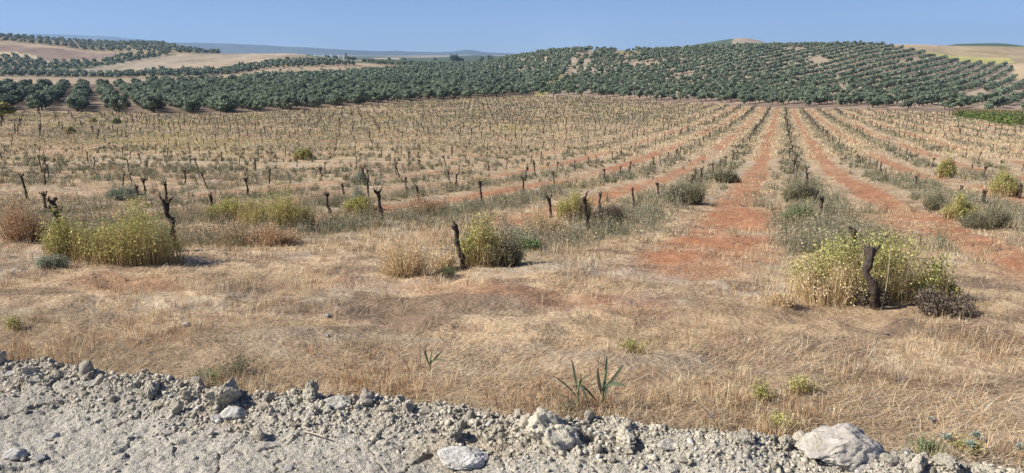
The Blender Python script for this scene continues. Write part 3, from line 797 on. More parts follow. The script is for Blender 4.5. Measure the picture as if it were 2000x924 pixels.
USED = []
def build_vine(loc, seed, h, lean, arms, label, group, yaw=0, wig=.03, spread=.16, extra=None):
    tb, am = vine_parts(seed, h, lean, arms, 1, wig if wig > .06 else wig * .5, spread)
    root = link('vine', None, None, loc, (0, 0, yaw)); tag(root, label, 'vine', group)
    link('trunk', tb.mesh('trunk', M_BARK, True), root)
    for b in am: link('arm', b.mesh('arm', M_BARK, True), root)
    USED.append(loc); return root

def make_vines():
    G = 'pruned vine stumps in the vineyard'
    heroes = [  # px, foot py, height px, lean px, arms, wiggle, spread factor, label
      (1708, 603, 124, -10, 2, .085, .55, 'nearest vine stump, twisted and black, rising out of the big yellow-green bush'),
      (1661, 512, 72, 2, 1, .03, 1, 'dark vine tip poking up behind the big yellow-green bush'),
      (1602, 428, 44, 2, 4, .03, 1.5, 'broad many-armed vine just behind the big yellow-green bush'),
      (1588, 402, 32, 6, 2, .03, 1.2, 'second forked vine of the weedy row behind the big bush'),
      (1577, 384, 28, -5, 2, .03, 1.3, 'third forked vine of the weedy row behind the big bush'),
      (910, 522, 92, -22, 1, .02, .6, 'single leaning bare vine post standing in front of a pale green bush'),
      (347, 490, 104, -16, 3, .04, 1.0, 'knobbly forked vine at the end of the broad yellow-green bush, throwing a dark shadow'),
      (124, 490, 86, -10, 3, .02, 1.1, 'vine with a stubby three-armed head at the outer end of the broad yellow-green bush'),
      (646, 417, 42, -8, 3, .04, 1.1, 'small three-pronged vine past the second yellow-green bush'),
      (826, 410, 50, -12, 1, .02, .5, 'straight leaning armless vine by a reddish grass tuft'),
      (1077, 428, 46, -5, 4, .02, 1.3, 'strong Y-shaped vine standing in pinkish dry grass'),
      (1172, 410, 36, -2, 2, .03, .9, 'stubby vine beside a brown dead shrub'),
      (1240, 408, 44, -6, 1, .02, .6, 'slim vine next after the brown dead shrub in its row'),
      (1290, 394, 40, -8, 2, .02, .8, 'slim bent vine standing in grey weeds beside a red strip'),
      (1344, 380, 40, 8, 2, .02, .9, 'forked slanting vine at the head of the grey weed bank'),
      (941, 398, 46, -3, 4, .02, 1.1, 'upright vine with a flat splayed head above pale yellow herbs'),
      (1022, 378, 34, 0, 3, .02, 1.0, 'vine with a small knotted head in grey weeds, behind the Y-shaped vine'),
      (1083, 362, 28, -3, 3, .02, 1.2, 'short vine with a claw-like head behind the Y-shaped vine'),
      (55, 390, 52, -10, 2, .03, 1.1, 'solitary Y-tipped vine in the straw at the edge of the cleared strip'),
      (272, 395, 32, -4, 3, .04, 1.6, 'dark stumpy vine directly behind the broad yellow-green bush'),
      (82, 338, 38, -3, 2, .02, .9, 'thick straight vine in the straw, lone on its cross-row'),
      (258, 356, 18, -3, 1, .05, .8, 'short crooked vine in the steep chain of vines'),
      (252, 335, 26, -2, 1, .02, .8, 'blackest upright vine in the steep chain of vines'),
      (406, 368, 32, -10, 2, .02, .9, 'slanting vine in straw, directly below its straighter neighbour'),
      (388, 334, 28, -6, 1, .02, .6, 'leaning vine topping a pair that reads as one bent line'),
      (880, 360, 28, -6, 2, .02, 1.0, 'vine with an open two-pronged tip in the grey herbs'),
      (796, 378, 34, -4, 2, .02, .8, 'thin vine with a curled tip in the grey herbs'),
      (781, 346, 26, -8, 2, .02, 1.0, 'tilted vine with a forked tip behind the curled-tip vine'),
      (720, 356, 26, -2, 2, .02, .8, 'short thick vine next to a round grey-green herb clump'),
      (672, 380, 22, -4, 2, .02, .9, 'leaning fork-headed vine half sunk in yellowing herbs'),
      (1875, 388, 24, 2, 3, .02, 1.2, 'low splayed vine rising from a grey-green clump'),
      (1921, 405, 34, 0, 4, .02, 1.3, 'stout wide-armed vine between two rounded grey-green clumps'),
      (1788, 368, 24, 0, 4, .02, 1.5, 'short vine with a crown-like spread of arms, first of its row in the stubble'),
      (1990, 388, 30, 4, 3, .02, 1.2, 'dark vine with raised arms by a yellowish bush at the border of the picture'),
      (499, 334, 24, 0, 0, .01, 1, 'plain straight stake-like vine in brown straw'),
    ]
    for i, (px, py, hp, lp, arms, wig, spf, lab) in enumerate(heroes):
        x, y, z = place(px, py); d = math.hypot(y, CAMZ - z)
        h = hp / F * d * 1.03; s = .062 * spf * max(.7, min(1.2, h / .5))
        if arms == 0: s = .1
        build_vine((x, y, z), 700 + i, h * (.86 if arms else 1.0), (lp / F * d, .03), arms, lab, None, 0, wig, s)
    # the rest of the rows on their grid
    K = np.arange(-40, 60); J = np.arange(0, 100)
    KK, JJ = np.meshgrid(K, J); k = KK.ravel(); j = JJ.ravel()
    v = k * RS - .85 + rng.normal(0, .10, k.size); u = 5.2 + j * VS + rng.normal(0, .13, k.size)
    X, Y = from_uv(u, v); b = bearing(X, Y); q = Y + .21 * X
    ok = (Y > 8) & (q > 8.2) & (b > -60) & (b < 2060) & (Y < field_end(b) - 2) & (rng.random(k.size) > .13)
    ok &= ~((b > 1860) & (Y > 104))
    ux = np.array([a[0] for a in USED]); uy = np.array([a[1] for a in USED])
    md = np.min(np.hypot(X[:, None] - ux, Y[:, None] - uy), 1)
    ok &= md > 2.0
    ok &= ~((q < 12) & (rng.random(k.size) < .5))
    X, Y = X[ok], Y[ok]; o = np.argsort(Y); X, Y = X[o], Y[o]; Z = ground_z(X, Y)
    NI = 300 - len(heroes)
    protos, simple = [], []
    hts = []
    for i in range(14):
        h = rng.uniform(.42, .60); hts.append(h)
        tb, am = vine_parts(800 + i, h, (rng.normal(0, .06), rng.normal(0, .06)), int(rng.choice([1, 1, 2, 2, 3, 4])), 1, .015, .09)
        protos.append((tb.mesh('trunk', M_BARK, True), [a.mesh('arm', M_BARK, True) for a in am]))
    first = {}
    for i in range(min(NI, len(X))):
        p = int(rng.integers(len(protos))); yaw = rng.uniform(0, 6.28); s = rng.uniform(.85, 1.15)
        if p not in first:
            root = link('vine', None); first[p] = [root, link('trunk', protos[p][0], root)] + [link('arm', a, root) for a in protos[p][1]]
        else:
            src = first[p]; root = src[0].copy(); COL.objects.link(root)
            for ch in src[1:]:
                c = ch.copy(); COL.objects.link(c); c.parent = root
        root.location = (X[i], Y[i], Z[i]); root.rotation_euler = (0, 0, yaw); root.scale = (s, s, s)
        tag(root, 'dark leafless vine stump in the rows between the foremost vines and the far field', 'vine', G)
    # all vines farther off
    bag = Bag(); low = [vine_parts(900 + i, rng.uniform(.46, .66), (rng.normal(0, .07), rng.normal(0, .07)), int(rng.choice([0, 2, 3])), 0, .02, .17) for i in range(8)]
    packs = []
    for tb, am in low:
        bb = Bag()
        for g in [tb] + am:
            bb.add(np.concatenate(g.v), np.concatenate(g.q), np.concatenate(g.t) if g.t else None, np.concatenate(g.c))
        packs.append((np.concatenate(bb.v), np.concatenate(bb.q), np.concatenate(bb.t)))
    for i in range(NI, len(X)):
        vv, qq, tt = packs[int(rng.integers(8))]; s = rng.uniform(.9, 1.3); a = rng.uniform(0, 6.28)
        th = 1.25 + max(0, (Y[i] - 60) / 130)
        R = np.array([[math.cos(a), -math.sin(a), 0], [math.sin(a), math.cos(a), 0], [0, 0, 1]])
        bag.add(vv @ R.T * np.array([s * th, s * th, s]) + np.array([X[i], Y[i], Z[i]]), qq, tt, BARK)
    tag(link('distant_vines', bag.mesh('distant_vines', M_BARK)), 'countless small dark vine stumps dotting the far rows of the vineyard', 'vines', kind='stuff')

# ------------------------------------------------------------------ bushes and single plants
def bush(name, px, py, wpx, hpx, kind, label, cat='bush', group=None, seed=0, dens=1.0):
    x, y, z = place(px, py); d = math.hypot(y, CAMZ - z)
    Wd = wpx / F * d; H = hpx / F * d
    y += Wd * .18; z = float(ground_z(x, y))
    root = link(name, None, None, (x, y, z)); tag(root, label, cat, group)
    r = np.random.default_rng(seed + 31)
    n = int(np.clip(1350 * dens * Wd * 1.2, 110, 2000)); rx, ry = Wd / 2, Wd * .30
    ncl = max(4, int(n / 26))
    ca = r.uniform(0, 6.283, ncl); cr = np.sqrt(r.uniform(0, 1, ncl))
    cx, cy = np.cos(ca) * cr * rx * .8, np.sin(ca) * cr * ry * .9
    lob = .18 + 1.32 * fbm(cx / (Wd * .13) + seed, cy / (Wd * .13), seed + 5, 2)
    ch = H * (1 - .5 * cr ** 2.2) * np.clip(lob, .34, 1.25) * np.where(r.random(ncl) < .1, 1.18, 1.0)
    idx = r.integers(0, ncl, n)
    bx = cx[idx] + r.normal(0, .02 + Wd * .02, n); by = cy[idx] + r.normal(0, .02 + Wd * .02, n)
    hh = ch[idx] * r.uniform(.55, 1.05, n)
    P = np.stack([bx * .75, by * .75, np.zeros(n)], 1)
    wz = ground_z(x + P[:, 0], y + P[:, 1]) - z; P[:, 2] = wz
    out = np.stack([bx * .32, by * .32, hh], 1) + r.normal(0, .03, (n, 3)) * np.array([1, 1, 0]) * (H / .5)
    L = np.linalg.norm(out, axis=1); az = np.arctan2(out[:, 1], out[:, 0]); tl = np.arccos(np.clip(out[:, 2] / L, -1, 1))
    stemc = {'yellow': C(.52, .43, .20), 'straw': C(.70, .54, .32), 'grey': C(.27, .23, .15), 'brown': C(.50, .34, .20), 'dead': C(.17, .135, .10), 'green': C(.15, .17, .08), 'silver': C(.30, .31, .22)}[kind]
    bag = Bag(); w = np.maximum(.0032, .0006 * d) * np.ones(n)
    sel = r.random(n) < .75
    blades(bag, P[sel], az[sel], tl[sel], L[sel], w[sel], np.clip(stemc * r.normal(1, .18, (sel.sum(), 1)) * r.normal(1, .05, (sel.sum(), 3)), .02, .9), .1)
    if kind == 'yellow':                                       # dry grass round the foot
        m = int(n * .65); a = r.uniform(0, 6.283, m); rr = np.sqrt(r.uniform(0, 1, m))
        Q = np.stack([np.cos(a) * rr * rx * .95, np.sin(a) * rr * ry, np.zeros(m)], 1); Q[:, 2] = ground_z(x + Q[:, 0], y + Q[:, 1]) - z
        blades(bag, Q, r.uniform(0, 6.28, m), np.abs(r.normal(0, .35, m)), H * r.uniform(.2, .72, m), w[:1].repeat(m), np.clip(C(.55, .42, .22) * r.normal(1, .15, (m, 1)), .02, .9), .3)
    link('stems', bag.mesh('stems', M_HERB), root)
    bag = Bag()
    lc = {'yellow': [C(.56, .53, .18), C(.46, .46, .15), C(.66, .60, .24), C(.33, .34, .12), C(.56, .48, .21), C(.24, .26, .09)],
          'straw': [C(.76, .60, .38), C(.64, .47, .28)], 'grey': [C(.27, .255, .165), C(.36, .32, .21), C(.20, .22, .13)],
          'brown': [C(.60, .42, .26), C(.48, .32, .19), C(.70, .54, .35)], 'dead': [C(.20, .16, .12), C(.29, .235, .175), C(.13, .105, .08)],
          'green': [C(.27, .35, .16), C(.34, .41, .19), C(.19, .26, .12)], 'silver': [C(.34, .37, .27), C(.25, .29, .19), C(.42, .43, .35)]}[kind]
    d1 = np.stack([np.sin(tl) * np.cos(az), np.sin(tl) * np.sin(az), np.cos(tl)], 1)
    per = {'yellow': 5, 'straw': 2, 'grey': 5, 'brown': 4, 'dead': 4, 'green': 7, 'silver': 6}[kind]
    for kk in range(per):
        fr = r.uniform(.45 if kind != 'green' else .2, 1.08, n)
        jit = .03 * max(.5, H / .5)
        if kind == 'yellow' and kk >= 2: fr = np.full(n, 1.0); jit = .016 * max(.5, H / .5)      # flower heads at the stem tips
        p = P + d1 * (L * fr)[:, None] + r.normal(0, jit, (n, 3))
        nn = r.normal(size=(n, 3)) + np.array([0, 0, .9 if kind == 'yellow' else .3])
        sz = min(max(.013, .0011 * d), max(.0065, .075 * H)) * r.uniform(.6, 1.5, n) * (1.2 if kind == 'yellow' else 1)
        hs = .8 + .3 * np.clip(p[:, 2] / H, 0, 1.2) if kind == 'yellow' else np.ones(n)
        flakes(bag, p, nn, sz, np.clip(np.asarray(lc)[r.integers(0, len(lc), n)] * r.normal(1, .15, (n, 1)), .02, .9), .7)
    link('foliage', bag.mesh('foliage', M_HERB), root)
    return root

def make_bushes():
    B = [
     ('flowering_bush', 232, 516, 235, 122, 'yellow', 'broad yellow-green bush between two dark vine stumps'),
     ('flowering_bush', 1690, 592, 285, 155, 'yellow', 'biggest yellow-green bush, wrapped round the nearest twisted vine'),
     ('dry_bush', 1625, 600, 150, 110, 'straw', 'clump of tall straw stems on the sunny flank of the biggest yellow-green bush'),
     ('flowering_bush', 1830, 592, 85, 78, 'yellow', 'low vivid bush leaning out of the shaded flank of the biggest yellow-green bush'),
     ('dead_bush', 1855, 622, 130, 58, 'dead', 'dark grey tangle of dead stems at the foot of the biggest yellow-green bush'),
     ('dead_bush', 1700, 600, 70, 62, 'dead', 'dark brown dead growth round the foot of the nearest twisted vine'),
     ('flowering_bush', 535, 452, 165, 88, 'yellow', 'rounded yellow-green bush with reddish dry grass at its foot, standing by itself'),
     ('flowering_bush', 440, 432, 90, 46, 'yellow', 'low yellow-green bush between the broad bush and the rounded bush'),
     ('dry_bush', 500, 480, 200, 48, 'brown', 'long reddish-brown bank of dry weeds beside the knobbly forked vine'),
     ('flowering_bush', 120, 508, 90, 92, 'yellow', 'pale thin yellow-green bush around the vine with the three-armed head'),
     ('dry_bush', 35, 472, 110, 84, 'brown', 'reddish-brown dry bush by the border of the picture'),
     ('leafy_weed', 95, 525, 70, 26, 'silver', 'low grey-green leafy weed at the foot of the pale thin bush'),
     ('flowering_bush', 945, 518, 110, 100, 'yellow', 'pale green bush with dry lower stems beside the single leaning vine post'),
     ('dry_bush', 985, 522, 90, 66, 'grey', 'grey withered bush adjoining the pale green bush'),
     ('leafy_weed', 1040, 490, 50, 34, 'green', 'small dark green plant in the shade between two dry bushes'),
     ('dry_bush', 785, 540, 140, 84, 'straw', 'golden tuft of tall dry grass on the headland'),
     ('dry_bush', 862, 528, 60, 50, 'straw', 'straw-coloured tuft pressed against the single leaning vine post'),
     ('leafy_weed', 868, 540, 40, 20, 'green', 'tiny green sprig at the foot of the single leaning vine post'),
     ('dry_bush', 1062, 460, 100, 58, 'straw', 'pinkish tuft of fine dry grass round the Y-shaped vine'),
     ('flowering_bush', 1122, 432, 72, 66, 'yellow', 'yellow-green bush between the Y-shaped vine and the stubby vine'),
     ('dead_bush', 1190, 438, 76, 48, 'dead', 'dark brown dead shrub collapsed beside the stubby vine'),
     ('dry_bush', 835, 420, 100, 40, 'brown', 'reddish tuft of dry grass behind the golden tuft'),
     ('flowering_bush', 700, 425, 70, 42, 'yellow', 'faded yellowish herb clump in front of silvery thistles'),
     ('thistle', 705, 412, 46, 50, 'silver', 'tall silvery thistle clump near the small three-pronged vine'),
     ('thistle', 235, 392, 80, 24, 'silver', 'low silvery thistle patch behind the broad yellow-green bush'),
     ('leafy_weed', 700, 362, 36, 28, 'silver', 'round grey-green herb clump beside a short thick vine'),
     ('flowering_bush', 590, 312, 38, 22, 'yellow', 'bright yellow-green leafy crown on a thin stem in the straw'),
     ('flowering_bush', 1850, 348, 32, 42, 'yellow', 'upright yellow bush on a pale stem between two rows'),
     ('flowering_bush', 1970, 385, 62, 48, 'yellow', 'faded yellowish bush by the dark vine with raised arms'),
     ('flowering_bush', 1880, 432, 70, 46, 'yellow', 'dull yellow-green bush in front of the stout wide-armed vine'),
     ('dry_bush', 1935, 448, 110, 52, 'grey', 'rounded grey-green dry bush in front of the stout wide-armed vine'),
     ('dry_bush', 1830, 412, 50, 40, 'grey', 'round grey-green clump with pale tips near the low splayed vine'),
     ('dry_bush', 1340, 402, 90, 48, 'grey', 'bank of tall grey weeds beside the broad red strip'),
     ('dry_bush', 1420, 358, 60, 26, 'grey', 'short grey weed bank at the bend of the broad red strip'),
     ('dry_bush', 1565, 440, 80, 46, 'green', 'grey-green leafy bush behind the biggest yellow-green bush'),
     ('dry_bush', 1565, 395, 70, 40, 'grey', 'grey weed bank in the middle row just before the many-armed vines'),
     ('leafy_weed', 135, 262, 22, 13, 'yellow', 'green leafy shoots on a vine far back in the straw'),
     ('leafy_weed', 226, 242, 20, 11, 'green', 'fresh green bush at the top of the steep chain of vines'),
     ('leafy_weed', 180, 240, 16, 8, 'yellow', 'small fresh green bush close before the olive grove'),
     ('dry_bush', 1530, 600, 70, 34, 'straw', 'little straw tuft a step before the biggest yellow-green bush'),
    ]
    for i, (nm, px, py, w, h, k, lab) in enumerate(B):
        cat = {'flowering_bush': 'bush', 'dry_bush': 'bush', 'dead_bush': 'dead bush', 'leafy_weed': 'weed', 'thistle': 'thistle'}[nm]
        bush(nm, px, py, w, h, k, lab, cat, None, 40 + i * 7)
    # small yellow-green weeds on the stubble near the road
    for i, (px, py, w, h, k, lab) in enumerate([
        (1500, 785, 50, 36, 'yellow', 'sparse yellow-green weed in the stubble, nearer the reed plants'),
        (1570, 770, 50, 40, 'yellow', 'sparse yellow-green weed in the stubble by a grassy hollow'),
        (1540, 838, 66, 32, 'yellow', 'feathery yellow-green weed just behind the road edge before the boulder'),
        (1250, 695, 60, 30, 'yellow', 'thin yellowish weed in the middle of the stubble'),
        (28, 645, 26, 26, 'yellow', 'thin greenish weed on the stubble by the border of the picture'),
        (395, 742, 46, 14, 'green', 'green patch of low leaves at the road edge near the large knobbly clod'),
        (455, 735, 60, 46, 'grey', 'grey brush of withered stems at the road edge behind the large knobbly clod'),
        (1100, 812, 80, 30, 'grey', 'greyish dry tuft at the foot of the reed plants'),
        (1820, 890, 60, 36, 'green', 'small green weed with feathery leaves by the road edge past the boulder'),
        (1895, 880, 40, 13, 'yellow', 'yellowish low weed among the whitish rosettes')]):
        bush('leafy_weed', px, py, w, h, k, lab, 'weed', None, 900 + i * 11, .35)

def make_reeds():
    R = [(840, 728, 52, [(-14, 40, 4), (-6, 52, 5), (22, 34, 6), (34, 22, 5), (4, 46, 4)], 'small reed shoot with spreading blades alone in the stubble'),
         (1128, 800, 92, [(-60, 42, 5), (-50, 70, 4), (-12, 92, 6), (26, 70, 8), (-34, 30, 6), (22, 8, 7), (40, 2, 6)], 'drooping reed plant, the first of the pair at the road edge'),
         (1176, 800, 100, [(8, 100, 8), (-12, 86, 9), (40, 82, 9), (42, 48, 10), (-24, 40, 7), (4, 20, 8)], 'upright broad-leaved reed plant, the taller of the pair at the road edge')]
    for (px, py, h, leaves, lab) in R:
        x, y, z = place(px, py); d = math.hypot(y, CAMZ - z); k = d / F
        root = link('reed_plant', None, None, (x, y, z)); tag(root, lab, 'reed')
        b = Bag(); tube(b, np.array([[0, 0, -.02], [0, .0, h * k * .4], [.01, 0, h * k * .8]]), np.array([.006, .005, .003]), C(.30, .32, .16), 6)
        link('stem', b.mesh('stem', M_HERB, True), root)
        for i, (dx, dz, w) in enumerate(leaves):
            base = np.array([0, 0, h * k * (.15 + .1 * i)]); base[2] = min(base[2], h * k * .6)
            tip = np.array([dx * k, -.06 * (i % 2) + .03, dz * k + .01]); t = np.linspace(0, 1, 9)[:, None]
            mid = (base + tip) / 2 + np.array([rng.normal(0, .012), rng.normal(0, .012), .02 + rng.normal(0, .012)])
            p = (1 - t) ** 2 * base + 2 * t * (1 - t) * mid + t ** 2 * tip
            dirv = tip - base; s = np.cross(dirv, [0, -.6, .35]); s /= np.linalg.norm(s) + 1e-9
            ww = (w * k * .36) * np.sin(np.pi * np.clip(t * .86 + .10, 0, 1)) ** .8
            fold = np.array([0, .5, .3]); fold /= np.linalg.norm(fold)
            v = np.concatenate([p - s * ww / 1.0, p + fold * ww * .35, p + s * ww / 1.0], 1).reshape(-1, 3)
            q = []
            for j in range(8):
                a = j * 3
                q += [[a, a + 1, a + 4, a + 3], [a + 1, a + 2, a + 5, a + 4]]
            lb = Bag(); lb.add(v, q, None, (C(.19, .225, .14) if rng.random() < .72 else C(.40, .34, .20)) * rng.uniform(.7, 1.25))
            link('leaf', lb.mesh('leaf', M_HERB, True), root)
    # leaning dry stalks
    for (px0, py0, px1, py1, lab) in [(1408, 842, 1352, 765, 'long pale dry stalk leaning out of the road edge'), (108, 738, 107, 692, 'thin upright straw stalk behind the dark clods'),
                                       (1716, 602, 1722, 470, 'pale bare stalk beside the nearest twisted vine')]:
        x, y, z = place(px0, py0); k = math.hypot(y, CAMZ - z) / F
        b = Bag(); t = np.linspace(0, 1, 7)[:, None]
        p = np.array([0, 0, -.02]) * (1 - t) + np.array([(px1 - px0) * k, -.02, (py0 - py1) * k]) * t; p[:, 0] += .012 * np.sin(t[:, 0] * 4)
        tube(b, p, np.linspace(.0032, .0018, 7), C(.66, .55, .38), 6)
        tag(link('dry_stalk', b.mesh('dry_stalk', M_STRAW, True), None, (x, y - .03, z)), lab, 'stalk')
    b = Bag(); x, y, z = place(612, 838)
    D0 = 3.05; xs = float(side_of(612, 838)) * D0
    t = np.linspace(0, 1, 5)[:, None]; p = np.array([-.05, .03, .0]) * (1 - t) + np.array([.06, -.04, .012]) * t
    tube(b, p, np.full(5, .003), C(.66, .56, .42), 6)
    tag(link('straw_stalk', b.mesh('straw_stalk', M_STRAW, True), None, (xs, D0, road_z(xs, D0) + .02)), 'short pale straw lying on the grey road crumbs', 'straw')
    # whitish rosettes
    for i, (px, py, s, lab) in enumerate([(1848, 868, 26, 'whitish felted rosette nearest the boulder'), (1893, 880, 26, 'whitish felted rosette in the middle of its group'),
                                          (1992, 888, 26, 'whitish felted rosette at the border of the picture'), (1905, 862, 24, 'flat pale rosette just behind the middle rosette'), (1815, 828, 14, 'tiny pale rosette in straw behind the boulder')]):
        x, y, z = place(px, py); k = math.hypot(y, CAMZ - z) / F
        b = Bag(); n = 90; r = np.random.default_rng(60 + i)
        a = r.uniform(0, 6.28, n); e = r.uniform(.1, 1.4, n); R_ = s * k * .55
        dirs = np.stack([np.cos(a) * np.cos(e), np.sin(a) * np.cos(e), np.sin(e)], 1)
        blades(b, np.zeros((n, 3)) + np.array([0, 0, .02]), a, 1.57 - e, R_ * r.uniform(.7, 1.1, n), np.full(n, R_ * .3), np.clip(C(.50, .56, .46) * r.normal(1, .1, (n, 1)), .05, .9), .2)
        root = link('rosette_plant', None, None, (x, y, z)); tag(root, lab, 'plant'); link('leaves', b.mesh('leaves', M_HERB), root)

# ------------------------------------------------------------------ olive trees
OL = [C(.17, .215, .135), C(.135, .18, .11), C(.225, .265, .18), C(.095, .13, .075), C(.275, .31, .22)]
def olive_parts(seed, nl, leaf, core_sub=2, hero=True):
    """an olive of height 1: trunk and crown"""
    r = np.random.default_rng(seed)
    tb = Bag()
    tube(tb, np.array([[0, 0, -.03], [.01, .0, .12], [.03 * r.normal(), .03 * r.normal(), .3]]), np.array([.055, .04, .035]), (1, 1, 1), 6 if hero else 4, .3 if hero else 0, seed)
    for i in range(3 if hero else 2):
        a = r.uniform(0, 6.28) + i * 2.1
        tube(tb, np.array([[0, 0, .22], [math.cos(a) * .12, math.sin(a) * .12, .4], [math.cos(a) * .25, math.sin(a) * .25, .62]]), np.array([.03, .02, .01]), (1, 1, 1), 5 if hero else 3)
    cb = Bag()
    nb = 9 if hero else 5
    cs = []
    for i in range(nb):                                        # billows of foliage
        a = i * 2.4 + r.normal(0, .3); rr = r.uniform(.12, .36) if i else 0
        cs.append((math.cos(a) * rr, math.sin(a) * rr, (r.uniform(.30, .50) if i % 2 else r.uniform(.5, .74)) if i else .66, r.uniform(.13, .28)))
    per = nl // nb
    for (x, y, z, R) in cs:
        d = r.normal(size=(per, 3)); d /= np.linalg.norm(d, axis=1, keepdims=True)
        rad = R * r.uniform(.5, 1.0, per) ** .6 * (1 + .35 * r.random(per) ** 3)
        p = d * rad[:, None] * np.array([1, 1, .92]) + np.array([x, y, z])
        keep = p[:, 2] > .10
        c = np.asarray(OL)[r.integers(0, len(OL), per)] * r.normal(1, .12, (per, 1))
        flakes(cb, p[keep], (d + r.normal(0, .55, d.shape))[keep], leaf * r.uniform(.6, 1.4, keep.sum()), np.clip(c[keep], .02, .5), .7)
        if core_sub:  # solid dark core added inside each billow to block light
            v, f = ico(core_sub)
            k = 1 + .35 * (fbm3(v * 2.2 + seed, seed) - .5)
            cb.add(v * k[:, None] * R * .82 * np.array([1, 1, .9]) + np.array([x, y, z]), None, f, OL[3])
    return tb, cb

def grove_points(poly, ang, rows, along, jit=.09):
    """planting grid inside a bearing/distance outline"""
    pts = np.array([(float(tan_az(p)) * d, d) for p, d in poly])
    lo, hi = pts.min(0), pts.max(0); c = (lo + hi) / 2; R = np.hypot(*(hi - lo)) / 2
    a = np.arange(-R, R, rows); b_ = np.arange(-R, R, along)
    Aa, Bb = np.meshgrid(a, b_); Aa = Aa.ravel() + rng.normal(0, jit * rows * .28, Aa.size); Bb = Bb.ravel() + rng.normal(0, jit * along, Bb.size)
    s, co = math.sin(ang), math.cos(ang)
    X = c[0] + Bb * s + Aa * co; Y = c[1] + Bb * co - Aa * s
    m = (Y > 100); m[m] &= poly_in(poly, bearing(X[m], Y[m]), Y[m])
    return X[m], Y[m]

